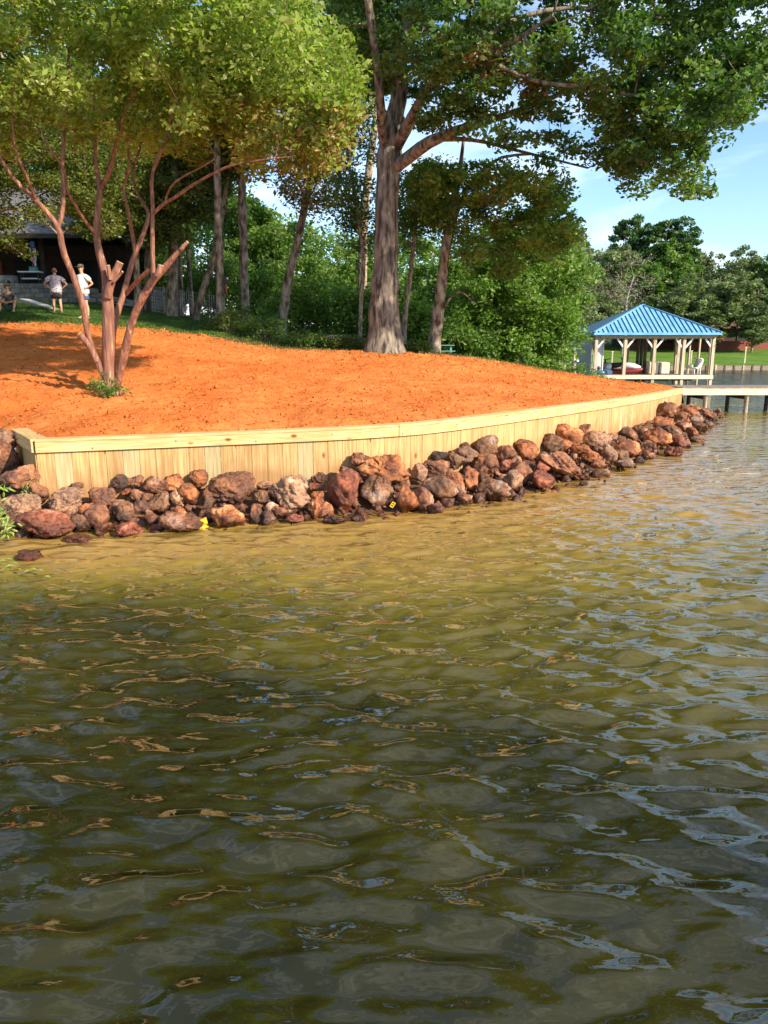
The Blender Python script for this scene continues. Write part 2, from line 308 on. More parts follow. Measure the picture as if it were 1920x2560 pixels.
ctl = np.array(ctl); cx, cy, cz = ctl.T
D = np.hypot(cx[:, None]-cx, cy[:, None]-cy); A = np.zeros((len(ctl)+3,)*2); n_ = len(ctl)
A[:n_, :n_] = D; A[:n_, n_] = 1; A[:n_, n_+1] = cx; A[:n_, n_+2] = cy; A[n_:, :n_] = A[:n_, n_:].T
coef = np.linalg.lstsq(A, np.concatenate([cz, [0, 0, 0]]), rcond=None)[0]
def terrain(x, y):
    x = np.asarray(x, float); y = np.asarray(y, float); out = coef[n_]+coef[n_+1]*x+coef[n_+2]*y
    for k in range(n_): out = out+coef[k]*np.hypot(x-cx[k], y-cy[k])
    return out
def gz(x, y): return float(terrain(x, y))
# shoreline -> back line ruled sheet
Spt = [(-60, 12, -.5), (-14, 10.6, -.45), (-9.5, 10.8, -.35), (-7.6, 11.3, -.1), (-6.6, 12.0, .4), (WP[0][0]-.98, WP[0][1]+1.42, WP[0][2]-.07)]
RETURN_END = np.array([WP[0][0]-.98, WP[0][1]+1.42, WP[0][2]])
Sl = [np.array(p, float) for p in Spt]; lw = 0
S = np.concatenate([np.array([Sl[i]*(1-t)+Sl[i+1]*t for i in range(len(Sl)-1) for t in np.linspace(0, 1, 12, endpoint=False)]),
                    np.array([RETURN_END*(1-t)+WP[0]*t-[0, 0, .07] for t in np.linspace(0, 1, 12, endpoint=False)])])
ns0 = len(S)
Wf = resample(WP, .075); Wf[:, 2] -= .06
S = np.concatenate([S, Wf]); ns1 = len(S)
tail = [Wf[-1], (11.5, 28.6, .3), (10.2, 31, -.2), (9.6, 34, -.4), (10.4, 42, -.4), (12, 50, -.4), (16, 66, -.4), (17.6, 80.6, .0), (17.7, 81, .48), (60, 81.6, .48), (120, 88, .48), (300, 100, .48)]
tail = [np.array(p, float) for p in tail]
S = np.concatenate([S, np.array([tail[i]*(1-t)+tail[i+1]*t for i in range(len(tail)-1) for t in np.linspace(0, 1, 10, endpoint=False)]+[tail[-1]])])
Bk = [((-60, 12), (-200, 60)), ((-14, 10.6), (-170, 130)), ((-5.9, 12), (-140, 160)), ((-5, 10.6), (-130, 170)), ((2.6, 14), (-105, 185)), ((5.1, 17.5), (-90, 195)), ((11.3, 28), (-65, 205)), ((9.6, 34), (-48, 208)), ((10.4, 42), (-30, 212)), ((12, 50), (-20, 216)),
      ((16, 66), (-5, 222)), ((17.6, 81), (10, 232)), ((60, 81.6), (90, 250)), ((120, 88), (180, 260)), ((300, 100), (420, 270))]
key = [int(np.argmin(np.hypot(S[:, 0]-a[0], S[:, 1]-a[1]))) for a, b in Bk]
idx = np.arange(len(S)); Bx = np.interp(idx, key, [b[0] for a, b in Bk]); By = np.interp(idx, key, [b[1] for a, b in Bk])
Ln = np.hypot(Bx-S[:, 0], By-S[:, 1])
dist = [0]; st = .05
while dist[-1] < 12: dist.append(dist[-1]+.075)
while dist[-1] < 170: dist.append(dist[-1]+min(4, .075+(dist[-1]-12)*.03))
dist = np.array(dist)/dist[-1]
T = dist[:, None]; dirx = (Bx-S[:, 0]); diry = (By-S[:, 1])
gx = S[None, :, 0]+T*dirx; gy = S[None, :, 1]+T*diry
dd = T*Ln
gzz = terrain(gx, gy)
bl = np.clip(dd/.6, 0, 1); gzz = S[None, :, 2]*(1-bl)+gzz*bl
rough = fbm(gx*1.1, gy*1.1, 3)*.03+fbm(gx*5, gy*5, 3)*.028+np.clip(fbm(gx*9+5, gy*9, 2), .15, 1)*.045
rough = rough*np.clip(dd/.3, 0, 1)
gzz = gzz+rough*np.clip(1.3-dd/60, .1, 1)
NR, NC = gx.shape
GV = np.stack([gx, gy, gzz], 2).reshape(-1, 3)
i, j = np.meshgrid(np.arange(NR-1), np.arange(NC-1), indexing='ij'); i = i.ravel(); j = j.ravel()
GF = np.stack([i*NC+j, i*NC+j+1, (i+1)*NC+j+1, (i+1)*NC+j], 1)
cen = GV[GF].mean(1); yc = np.interp(cen[:, 0], CREST[:, 0], CREST[:, 1])+fbm(cen[:, 0]*.8, cen[:, 1]*.8, 3)*.35
far = (cen[:, 1] > 78)&(cen[:, 0] > 9)
soil = (cen[:, 1] < yc)&(cen[:, 0] < 11.8)&~far
lawn = ~soil&~far&(cen[:, 0] < -5.4)&(cen[:, 1] < 40)
rest = ~soil&~far&~lawn
for nm, mask, m_ in [('ground', soil, SOIL), ('lawn', lawn, M['lawn']), ('woodland_floor', rest, M['litter']), ('far_lawn', far, M['farlawn'])]:
    f = GF[mask]; uq, inv = np.unique(f, return_inverse=True)
    link(nm, npmesh(nm, GV[uq], inv.reshape(f.shape), [m_], smooth=True), kind='structure')
# loose clods on the raked clay
OV = np.array([[1, 0, 0], [-1, 0, 0], [0, 1, 0], [0, -1, 0], [0, 0, 1], [0, 0, -1]], float); OF = np.array([[0, 2, 4], [2, 1, 4], [1, 3, 4], [3, 0, 4], [2, 0, 5], [1, 2, 5], [3, 1, 5], [0, 3, 5]])
nk = 15000; ii = rng.integers(1, NR-1, nk*3); jj = rng.integers(ns1-len(Wf), ns1, nk*3); cq = GV[ii*NC+jj]; okc = (cq[:, 1] < np.interp(cq[:, 0], CREST[:, 0], CREST[:, 1])) & (cq[:, 0] > -14); cq = cq[okc][:nk]; nk = len(cq)
sc_ = rng.lognormal(-4.05, .42, nk); cv = OV[None]*rng.uniform(.5, 1.2, (nk, 6, 1))*sc_[:, None, None]*rng.uniform(.6, 1.4, (nk, 1, 3)); cv = cv+(cq+rng.normal(0, .04, (nk, 3))*[1, 1, .1]+[0, 0, .004])[:, None]
cf = (OF[None]+6*np.arange(nk)[:, None, None]).reshape(-1, 3)
link('soil_clods', npmesh('soil_clods', cv.reshape(-1, 3), cf, [SOIL]), kind='stuff', label='loose crumbs and clods of orange clay scattered over the raked slope', cat='soil clods')
# ------------------------------------------------------------------ water
def axis(lo, hi, c, near, g):
    a = [c]; 
    while a[-1] < hi: a.append(a[-1]+max(near, (abs(a[-1]-c)-2.5)*g))
    b = [c]
    while b[-1] > lo: b.append(b[-1]-max(near, (abs(b[-1]-c)-2.5)*g))
    return np.array(b[:0:-1]+a)
xs = axis(-150, 260, 0, .036, .026); ys = axis(-80, 160, 3.5, .030, .009)
X, Y = np.meshgrid(xs, ys)
ddx = np.gradient(xs)[None, :]; ddy = np.gradient(ys)[:, None]; cell = np.maximum(ddx, ddy)
H = np.zeros_like(X)
wx = X+.10*fbm(X*.7, Y*.7, 1); wy = Y+.10*fbm(X*.7+40, Y*.7, 1)
for k in range(74):
    lam = math.exp(rng.uniform(math.log(.12), math.log(.68))); kk = 2*math.pi/lam
    th = R(rng.normal(84, 26)); ph = rng.uniform(0, 6.28); a = .033/kk*(1.0 if lam < .22 else 1.2 if lam < .48 else .85)
    q = kk*(wx*math.cos(th)+wy*math.sin(th))+ph
    at_ = np.clip((lam/cell-3)/3, 0, 1)
    H += a*(1.4-2.4*np.sqrt(np.abs(np.sin(q/2))**2+.06) if k % 3 == 0 else np.sin(q))*at_
H *= 1+.35*fbm(X*.35, Y*.35, 2)
WV = np.stack([X, Y, H], 2).reshape(-1, 3); nr, nc = X.shape
i, j = np.meshgrid(np.arange(nr-1), np.arange(nc-1), indexing='ij'); i = i.ravel(); j = j.ravel()
WF = np.stack([i*nc+j, i*nc+j+1, (i+1)*nc+j+1, (i+1)*nc+j], 1)
def watermat():
    m = bpy.data.materials.new('muddy_lake_water'); m.use_nodes = True; t = m.node_tree; n = t.nodes; l = t.links; b = n['Principled BSDF']
    b.inputs['Roughness'].default_value = .03; b.inputs['IOR'].default_value = 1.6
    a = n.new('ShaderNodeAttribute'); a.attribute_name = 'silt_shade'
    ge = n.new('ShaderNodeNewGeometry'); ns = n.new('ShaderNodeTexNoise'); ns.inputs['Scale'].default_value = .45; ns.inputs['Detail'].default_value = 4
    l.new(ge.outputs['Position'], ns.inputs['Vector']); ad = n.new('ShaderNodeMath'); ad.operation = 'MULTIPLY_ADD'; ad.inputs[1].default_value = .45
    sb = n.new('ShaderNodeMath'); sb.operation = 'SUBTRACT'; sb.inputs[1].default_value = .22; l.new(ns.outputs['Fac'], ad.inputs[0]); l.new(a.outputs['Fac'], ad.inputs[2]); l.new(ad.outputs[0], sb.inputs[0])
    rp = n.new('ShaderNodeValToRGB'); e = rp.color_ramp.elements; e[0].color = (.012, .0135, .003, 1); e[1].color = (.30, .18, .045, 1); k = e.new(.36); k.color = (.085, .07, .009, 1); k2 = e.new(.62); k2.color = (.17, .125, .02, 1)  # dark end of the ramp: deep water plus painted foreground shade
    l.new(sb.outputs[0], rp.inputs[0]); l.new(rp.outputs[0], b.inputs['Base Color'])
    sp_ = n.new('ShaderNodeSeparateXYZ'); l.new(ge.outputs['Position'], sp_.inputs[0]); mr = n.new('ShaderNodeMapRange'); mr.inputs[1].default_value = 14; mr.inputs[2].default_value = 55; mr.inputs[3].default_value = .03; mr.inputs[4].default_value = .16
    l.new(sp_.outputs['Y'], mr.inputs[0]); l.new(mr.outputs[0], b.inputs['Roughness'])
    mp = n.new('ShaderNodeMapping'); mp.inputs['Scale'].default_value = (.62, 1.25, 1); mp.inputs['Rotation'].default_value = (0, 0, R(-8)); l.new(ge.outputs['Position'], mp.inputs[0])
    n1 = n.new('ShaderNodeTexNoise'); n1.inputs['Scale'].default_value = 3.6; n1.inputs['Detail'].default_value = 1.8; n1.inputs['Roughness'].default_value = .4; n1.inputs['Distortion'].default_value = .1; l.new(mp.outputs[0], n1.inputs['Vector'])
    n2 = n.new('ShaderNodeTexNoise'); n2.inputs['Scale'].default_value = 15; n2.inputs['Detail'].default_value = 2; l.new(mp.outputs[0], n2.inputs['Vector'])
    b1 = n.new('ShaderNodeBump'); b1.inputs['Distance'].default_value = .085; l.new(n1.outputs['Fac'], b1.inputs['Height'])
    b2 = n.new('ShaderNodeBump'); b2.inputs['Distance'].default_value = .0028; l.new(n2.outputs['Fac'], b2.inputs['Height']); l.new(b1.outputs[0], b2.inputs['Normal'])
    n3 = n.new('ShaderNodeTexNoise'); n3.inputs['Scale'].default_value = 2.4; n3.inputs['Detail'].default_value = 2; l.new(mp.outputs[0], n3.inputs['Vector'])
    v1 = n.new('ShaderNodeVectorMath'); v1.operation = 'SUBTRACT'; v1.inputs[1].default_value = (.5, .5, .5); l.new(n3.outputs['Color'], v1.inputs[0])
    m2 = n.new('ShaderNodeMapRange'); m2.inputs[1].default_value = 12; m2.inputs[2].default_value = 40; m2.inputs[3].default_value = 0; m2.inputs[4].default_value = 1.1; l.new(sp_.outputs['Y'], m2.inputs[0])
    v2 = n.new('ShaderNodeVectorMath'); v2.operation = 'SCALE'; l.new(v1.outputs[0], v2.inputs[0]); l.new(m2.outputs[0], v2.inputs['Scale'])
    v3 = n.new('ShaderNodeVectorMath'); v3.operation = 'ADD'; l.new(v2.outputs[0], v3.inputs[0]); l.new(b2.outputs[0], v3.inputs[1]); v4 = n.new('ShaderNodeVectorMath'); v4.operation = 'NORMALIZE'; l.new(v3.outputs[0], v4.inputs[0]); l.new(v4.outputs[0], b.inputs['Normal'])
    return m
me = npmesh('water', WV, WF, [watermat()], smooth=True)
# silty by the new bank, darkening lakeward to paint the foreground's shade
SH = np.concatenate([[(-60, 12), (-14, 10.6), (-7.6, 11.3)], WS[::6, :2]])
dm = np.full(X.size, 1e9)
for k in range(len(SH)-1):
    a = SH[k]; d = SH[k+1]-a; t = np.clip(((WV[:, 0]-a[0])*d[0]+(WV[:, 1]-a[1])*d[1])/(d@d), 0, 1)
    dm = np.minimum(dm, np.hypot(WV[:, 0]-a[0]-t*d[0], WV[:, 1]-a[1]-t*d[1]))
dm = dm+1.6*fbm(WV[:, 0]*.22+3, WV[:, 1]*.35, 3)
silt_shade = np.clip(1.0-(dm-1.0)/np.clip(6.8+1.0*WV[:, 0], 4.4, 11.5), 0, 1)*np.clip(1.25-(WV[:, 1]-12)/30, .1, 1)
silt_shade = np.maximum(silt_shade, .06)
sa = me.attributes.new('silt_shade', 'FLOAT', 'POINT'); sa.data.foreach_set('value', silt_shade.astype(np.float32))
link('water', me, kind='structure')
# ------------------------------------------------------------------ plank bulkhead
wall = thing('retaining_wall', 'long curved retaining wall of new vertical pine planks with capped top along the orange soil', 'retaining wall')
def run(P, first=0):
    for k in range(len(P)-1):
        a, b = P[k], P[k+1]; c = (a+b)/2; ang = math.atan2(b[1]-a[1], b[0]-a[0]); Lk = np.hypot(b[0]-a[0], b[1]-a[1])
        nx, ny = math.sin(ang), -math.cos(ang); pr = random.uniform(-.003, .003); top = c[2]-.06; bot = -.5; h = top-bot
        zc = (top+bot)/2
        mb = MB(); mb.box((0, 0, 0), (Lk-.005, .045, h))
        mb.build('plank', M['pine_green'] if random.random() < .1 else M['pine'], wall, loc=(c[0]+nx*pr, c[1]+ny*pr, zc)).rotation_euler = (0, 0, ang)
run(WS)
rt = np.linspace(0, 1, 8)[:, None]; RT = RETURN_END[None]*(1-rt)+WP[0][None]*rt
run(RT)
sW = np.concatenate([[0], np.cumsum(np.linalg.norm(np.diff(WS[:, :2], axis=0), axis=1))])
def cap_run(P, idx):
    for a, b in zip(idx[:-1], idx[1:]):
        Q = P[a:b+1]
        for nm, off, wd, top, hh in (('fascia_board', .045, .04, -.043, .150), ('cap_board', -.055, .245, 0, .04)):
            Tn = np.gradient(Q[:, :2], axis=0); Tn /= np.linalg.norm(Tn, axis=1)[:, None]; Nn = np.stack([Tn[:, 1], -Tn[:, 0]], 1)
            Qe = Q.copy(); Qe[-1, :2] -= Tn[-1]*.004
            V = []; F = []
            for q, nn in zip(Qe, Nn):
                for o_, z_ in ((off+wd/2, q[2]+top), (off+wd/2, q[2]+top-hh), (off-wd/2, q[2]+top-hh), (off-wd/2, q[2]+top)):
                    V.append((q[0]+nn[0]*o_, q[1]+nn[1]*o_, z_))
            for k in range(len(Q)-1):
                for e in range(4): F.append((k*4+e, k*4+(e+1) % 4, (k+1)*4+(e+1) % 4, (k+1)*4+e))
            F += [(3, 2, 1, 0), tuple(range(len(V)-4, len(V)))]
            c0 = np.mean(V, 0); ang = math.atan2(*(Q[-1]-Q[0])[1::-1]); Rm = Matrix.Rotation(-ang, 3, 'Z')
            V = [Rm @ Vector(np.array(v)-c0) for v in V]
            o = MB().add(V, F).build(nm, M['pine_cap'], wall, loc=c0); o.rotation_euler = (0, 0, ang)
            bv = o.modifiers.new('bevel', 'BEVEL'); bv.width = .004; bv.segments = 1
j1 = int(np.argmin(np.abs(pix(WS)[:, 0]-980)))
cap_run(WS, [0, j1]+[k for k in range(j1+10, len(WS)-5, 10)]+[len(WS)-1])
cap_run(RT, [0, 7])
for k in list(range(3, len(WS)-3, 5)):
    a, b = WS[k], WS[k+1]; d = b-a; ang = math.atan2(d[1], d[0]); nx, ny = math.sin(ang), -math.cos(ang)
    q = a+d*.3; mb = MB(); p0 = np.array([q[0]+nx*.064, q[1]+ny*.064, q[2]-.09-.06*(k % 2)]); mb.tube([p0, p0+[nx*.012, ny*.012, 0]], .014, 8)
    mb.build('bolt_head', M['steel'], wall)
# ------------------------------------------------------------------ rubble slope
def rub(x, y):
    """signed distance lakeward of the wall / shore, and slope height"""
    SHR = [np.array(p) for p in [(-30, 12.4), (-14, 12.2), (-7.6, 12.9), (-5.95, 11.9)]]+[p[:2] for p in WP]+[np.array((11.3, 28.0)), np.array((11.2, 29.2))]
    best = (1e9, 0)
    for k in range(len(SHR)-1):
        a = SHR[k]; d = SHR[k+1]-a; t = max(0, min(1, ((x-a[0])*d[0]+(y-a[1])*d[1])/(d@d))); q = a+d*t; r = math.hypot(x-q[0], y-q[1])
        side = d[0]*(y-a[1])-d[1]*(x-a[0])
        if r < best[0]: best = (r, -1 if side > 0 else 1)
    s = best[0]*best[1]
    top = .30 if x < -3 else .45
    wd = 1.5 if x < 4 else 1.9
    return s, top*(1-s/wd) if s > -.2 else top
def place(u, v, size):
    d = ray(u, v); t = 6.0
    while t < 45:
        p = CAM+d*t; s, z = rub(p[0], p[1])
        if p[2] <= z+.12*size and s < 6: return p
        if s < .42*size+.04 and s > -1 and p[2] < 1.3 and t > 8: return p
        t += .03
    return CAM+d*20
import bmesh
_ico = {}
def ico(sub):
    if sub not in _ico:
        bm = bmesh.new(); bmesh.ops.create_icosphere(bm, subdivisions=sub, radius=1)
        V = np.array([v.co[:] for v in bm.verts]); F = np.array([[v.index for v in f.verts] for f in bm.faces]); bm.free(); _ico[sub] = (V, F)
    return _ico[sub]
def rockmesh(name, dims, mt, sub=4, seed=0, ang=1.0):
    r = np.random.default_rng(seed); V, F = ico(sub); npl = r.integers(8, 13)
    Nn = r.normal(size=(npl, 3)); Nn /= np.linalg.norm(Nn, axis=1)[:, None]; dpl = r.uniform(.52, .95, npl)
    dots = V@Nn.T; rad = np.min(np.where(dots > .05, dpl/np.maximum(dots, .05), 9), axis=1); rad = np.minimum(rad, 1.05)
    pass
    for k, (f, a) in enumerate(((1.6, .085), (3.6, .065), (8, .055), (17, .038))):
        o = r.uniform(0, 90, 3); P = V*f+o
        rad = rad+a*(vnoise(P[:, 0]+P[:, 2]*.7, P[:, 1]-P[:, 2]*.6)+vnoise(P[:, 2]+7, P[:, 0]*.8-P[:, 1]*.5))*.8
    rr3 = np.abs(vnoise(V[:, 0]*3+o[0]+V[:, 2]*2, V[:, 1]*3-V[:, 2]*2+o[1])); rad = rad-.10*np.clip(.22-rr3, 0, 1)/.22
    W = V*rad[:, None]; W /= np.abs(W).max(0)
    W = W*np.array(dims)/2
    return npmesh(name, W, F, [mt], smooth=(sub >= 4))
ROCKS = [
(12,1095,56,60,0,'T','tan boulder cut by the photo edge, high on the bank left of the wall'),
(10,1140,80,84,10,'B','brown boulder streaked orange left of the wall end, below the tan one'),
(52,1190,86,60,0,'B','rounded brown boulder directly left of the plank wall corner'),
(94,1230,52,42,20,'P','small purple brown rock at the foot of the wall corner'),
(58,1262,120,62,-5,'T','broad flat tan rock under the wall corner above the red boulder'),
(116,1309,130,70,5,'R','big salmon red boulder at the waterline near the left end'),
(30,1310,62,60,0,'G','dark grey rock beside the red boulder, behind hanging leaves'),
(172,1252,104,76,-8,'T','large angular tan boulder first against the wall planks from the left'),
(193,1214,30,22,0,'G','small dark stone perched on the large angular tan boulder'),
(266,1243,72,54,12,'B','brown orange boulder right of the large angular tan one'),
(236,1294,66,76,25,'B','upright brown boulder leaning in front of the angular tan boulder'),
(200,1312,44,50,0,'G','dark shaded rock squeezed left of the upright brown boulder'),
(312,1280,64,66,0,'G','grey brown pyramid shaped boulder right of the upright brown one'),
(300,1205,42,38,0,'G','dark grey rounded rock resting against the planks'),
(338,1204,38,38,15,'B','dark brown pointed rock against the planks beside the grey round one'),
(387,1216,66,46,15,'P','purple brown wedge rock sloping right, touching the planks'),
(342,1240,36,34,0,'P','small mauve stone in the middle of the pile, under the pointed brown rock'),
(318,1232,24,22,0,'R','little red stone among the mauve ones'),
(352,1273,46,46,0,'B','blocky brown rock above the narrow purple stone'),
(370,1245,30,26,0,'B','small brown stone under the purple wedge'),
(402,1258,62,58,0,'G','dark grey pitted boulder beside the orange topped stones'),
(381,1297,34,50,-25,'P','narrow purple stone leaning towards the water'),
(430,1210,56,48,10,'O','orange brown boulder with dark left side against the planks'),
(447,1242,40,46,0,'T','pinkish tan stone below the orange brown boulder'),
(472,1240,48,64,-25,'O','long orange slab tipped up beside the biggest brown boulder'),
(495,1192,46,50,0,'O','orange red rock high on the planks left of the biggest brown boulder'),
(443,1279,38,30,0,'O','small orange stone over the purple wet boulder'),
(452,1305,104,54,6,'P','purple wet boulder with an orange patch at the waterline'),
(202,1348,74,26,0,'P','low wet purple slab lapped by water right of the red boulder'),
(256,1322,46,42,0,'B','brown wet stone under the upright brown boulder'),
(322,1326,64,38,0,'R','reddish wet stone with pebbles at the waterline'),
(76,1388,62,32,0,'P','dark wet rock alone in the shallow water at left'),
(568,1222,126,106,-8,'B','biggest brown boulder of the pile, mottled with rust'),
(520,1262,24,44,20,'G','thin grey sliver left below the biggest brown boulder'),
(566,1294,84,60,20,'O','rusty orange wedge rock in the water under the biggest brown boulder'),
(640,1288,34,58,10,'P','upright dark purple wet stone right of the rusty wedge'),
(670,1294,44,44,0,'G','dark wet stone beside the upright purple one'),
(654,1243,38,36,0,'G','small grey stone left of the pale crackled boulder'),
(660,1216,42,26,-10,'T','small flat tan stone just under the planks'),
(724,1232,100,88,15,'T','large pale tan boulder with crackled pitted face'),
(755,1209,34,44,-15,'T','small upright tan stone peeking over the pale crackled boulder'),
(697,1278,44,24,15,'P','thin purple stone slipping under the pale crackled boulder'),
(738,1294,44,22,0,'R','flat red wet stone below the pale crackled boulder'),
(796,1243,36,36,0,'O','bright orange block above a second orange block'),
(786,1274,38,48,10,'O','orange block with dark left face, lower of the two'),
(802,1198,40,36,0,'G','dark grey rock shading the planks left of the tall red rock'),
(802,1220,46,22,0,'B','flat brown stone above the orange blocks'),
(862,1236,80,112,-10,'R','tall red and orange craggy rock'),
(882,1197,46,80,-32,'P','tilted mauve slab resting on top of the tall red rock'),
(945,1228,78,76,0,'G','dark purplish grey rounded boulder with damp foot'),
(962,1168,130,84,0,'O','huge smooth orange tan boulder topping the middle of the pile'),
(900,1148,46,38,20,'B','brown rock tucked behind the huge orange tan boulder'),
(836,1301,62,24,0,'P','flat wet stone in the water below the tall red rock'),
(893,1298,36,22,0,'P','small wet mauve stone left of the yellow tag'),
(945,1272,28,18,0,'G','small blue grey pebble stone next to the yellow tag'),
(1046,1183,42,48,0,'T','squarish tan rock right of the huge orange tan boulder'),
(1018,1252,54,74,10,'O','orange and black craggy rock at the water, middle of the pile'),
(1058,1252,50,80,-25,'P','long purple slab sliding into the water'),
(1098,1220,90,60,14,'G','grey topped angular boulder with orange left face'),
(1092,1172,68,48,0,'B','dark brown flat topped boulder above the grey topped angular one'),
(1138,1200,44,58,-20,'O','orange slab leaning beside the grey topped angular boulder'),
(1097,1140,42,34,0,'G','dark porous stone against the planks'),
(1132,1152,36,50,-30,'G','dark narrow slab leaning left of the peaked black rock'),
(1168,1137,66,44,0,'T','smooth light orange tan rock left of the peaked black rock'),
(1165,1113,22,16,0,'G','tiny dark stone on the smooth light orange tan rock'),
(1178,1196,40,70,-28,'O','ridged orange slab tilted towards the water'),
(1218,1165,68,64,0,'B','porous brown orange boulder below the peaked black rock'),
(1214,1116,58,60,0,'G','peaked black rock standing highest against the planks'),
(1262,1136,54,46,10,'B','reddish brown rock right of the peaked black rock'),
(1266,1165,38,38,0,'R','red stone under the reddish brown rock'),
(1316,1121,60,54,0,'O','round orange brown boulder alone against the planks'),
(1234,1226,78,54,0,'G','smooth flat grey boulder at the waterline'),
(1282,1204,44,60,20,'T','pinkish tan wedge behind the smooth flat grey boulder'),
(1306,1183,56,64,0,'P','dark purple lumpy boulder above the water right of the pink wedge'),
(1352,1203,58,52,0,'R','pinkish red wet boulder left of the long grey slab'),
(1357,1170,40,36,0,'R','red stone above the pinkish red wet boulder'),
(1155,1242,48,26,0,'P','wet purple stone in the gap left of the flat grey boulder'),
(1090,1268,42,28,10,'P','wet stone tip where the purple slab meets the water'),
(1379,1108,54,48,0,'G','black shadowed boulder left of the steep orange tan one'),
(1420,1088,68,68,15,'O','steep orange tan boulder high against the planks'),
(1464,1079,44,46,0,'B','brown squarish rock right of the steep orange tan boulder'),
(1405,1160,128,56,22,'P','long grey purple slab with orange back dipping into the water'),
(1408,1116,40,34,0,'O','orange stone between the black boulder and the steep one'),
(1452,1126,56,40,10,'O','clay covered orange stones behind the long grey purple slab'),
(1492,1102,66,50,0,'T','tan boulder with grey shoulder below the brown squarish rock'),
(1518,1138,46,56,-25,'T','pale tan wedge sloping down right of the orange stones'),
(1477,1143,42,32,0,'O','small orange stone beside the long grey purple slab'),
(1496,1157,36,28,0,'B','small brown stone at the waterline under the pale tan wedge'),
(1529,1093,28,22,0,'T','little tan stone against the planks'),
(1570,1084,46,42,10,'B','dark brown rock with tan crown against the planks'),
(1562,1124,76,48,5,'O','wide orange boulder with dark face'),
(1553,1140,38,30,0,'G','rounded grey stone in front of the wide orange boulder'),
(1560,1159,48,26,0,'G','greyish wet stone in front of the rounded grey one'),
(1600,1080,38,36,0,'G','dark stone between two orange boulders against the planks'),
(1643,1098,62,60,0,'O','golden orange boulder with black left face'),
(1624,1117,26,30,0,'G','small egg shaped grey stone beside the golden orange boulder'),
(1605,1135,34,26,0,'P','small mauve stone near the water left of the golden orange boulder'),
(1660,1061,56,40,0,'O','bright clay orange boulder below the block at the wall bend'),
(1663,1030,58,50,0,'B','large brown block with dark left side near the dock end'),
(1681,1081,50,36,0,'G','grey brown stone right of the bright clay orange boulder'),
(1690,1106,42,38,0,'R','red brown stone above the wet red one'),
(1686,1131,46,28,0,'R','wet red stone at the tip of the shallows'),
(1700,1044,36,28,0,'B','brown stone behind the grey ones near the dock'),
(1722,1034,48,42,0,'O','orange brown rock under the end of the wall'),
(1713,1069,46,32,0,'P','mauve stone in the last heap before the dock'),
(1728,1083,36,30,0,'O','orange stone with split face near the water below the dock'),
(1734,1025,32,22,0,'O','small orange rock beside the first dock pile'),
(1767,1038,42,32,0,'P','rounded mauve brown boulder nearest the dock piles'),
(1749,1067,44,28,20,'G','black elongated stone at the water near the dock'),
(1742,1097,40,20,0,'G','low grey wet stone at the water edge'),
(1714,1109,30,26,0,'P','small mauve stone at the water edge below the red brown one'),
(1786,1059,28,14,0,'G','small dark rock tip farthest right in the water'),
(1741,1048,36,30,0,'G','dark stone left of the rounded mauve brown boulder'),
(1766,1061,26,18,0,'G','little grey stone between the dock rocks and the water'),
(1457,1209,26,12,0,'P','tiny red rock tip just breaking the water'),
(1622,1142,36,22,0,'P','low purple wet stone in the middle shallows'),
]
placed = []
for k, (u, v, wpx, hpx, rot, c, lab) in enumerate(ROCKS):
    size = wpx/170*1.0; p = place(u, v, size); p = atz(u, v, .03) if 'alone in the shallow' in lab or 'tip just' in lab or 'farthest right' in lab else p; dep = (p-CAM)@np.array([0, cp, -sp]); m_ = dep/1850
    W_, H_ = wpx*m_*1.14, hpx*m_*1.07; dpt = (W_*.6+H_*.45)
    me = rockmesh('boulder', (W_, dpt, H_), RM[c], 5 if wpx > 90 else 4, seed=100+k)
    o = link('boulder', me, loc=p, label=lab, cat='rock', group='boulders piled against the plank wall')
    o.rotation_euler = (R(random.uniform(-8, 8)), R(rot), R(random.uniform(-12, 12))); placed.append((p, max(W_, H_)))
# fillers that hold the pile up
FC = 'BPGORTPG'; fm = [rockmesh('small_rock', (.30, .26, .22), RM[c], 3, seed=900+q) for q, c in enumerate(FC)]
CN = {'B': 'brown', 'P': 'mauve', 'G': 'dark grey', 'O': 'orange', 'R': 'red', 'T': 'tan'}
def flabel(ci, x):
    where = ('left of the wall corner' if x < -5 else 'near the left wall corner' if x < -2.6 else 'along the left half of the wall' if x < .2 else 'at the middle bend of the wall' if x < 3 else 'along the receding right half of the wall' if x < 6.5 else 'close to the dock end of the wall')
    return 'small '+CN[FC[ci]]+' rubble stone wedged among boulders '+where
nf = 0; rr = np.random.default_rng(3)
fill_t = np.concatenate([WS[:, :2], []]) if False else WS
while nf < 190:
    k = rr.integers(0, len(WS)-1); 
    a, b = WS[k], WS[k+1]; d = b[:2]-a[:2]; d /= np.linalg.norm(d); nn = np.array([d[1], -d[0]]); s = rr.uniform(.15, 1.45)
    q = a[:2]+nn*s; _, z = rub(*q); sz = rr.uniform(.7, 1.35)
    ci = rr.integers(0, 8); o = link('small_rock', fm[ci], loc=(q[0], q[1], z-.13), label=flabel(ci, q[0]), cat='rock', group='small rubble stones filling the boulder pile')
    o.rotation_euler = tuple(rr.uniform(0, 6.28, 3)); o.scale = (sz,)*3; nf += 1
for q in [(-6.4, 11.2), (-6.9, 10.9), (-7.3, 11.2), (-6.0, 10.6), (-6.3, 10.3), (-5.6, 10.2), (-7.8, 10.8), (-5.3, 9.9), (-6.8, 10.2), (-8.4, 11), (-7, 11.8), (-6.3, 11.7)]:
    _, z = rub(*q); ci = rr.integers(0, 8); o = link('small_rock', fm[ci], loc=(q[0], q[1], z-.05), label=flabel(ci, q[0]), cat='rock', group='small rubble stones filling the boulder pile')
    o.rotation_euler = tuple(rr.uniform(0, 6.28, 3)); o.scale = (1.5,)*3
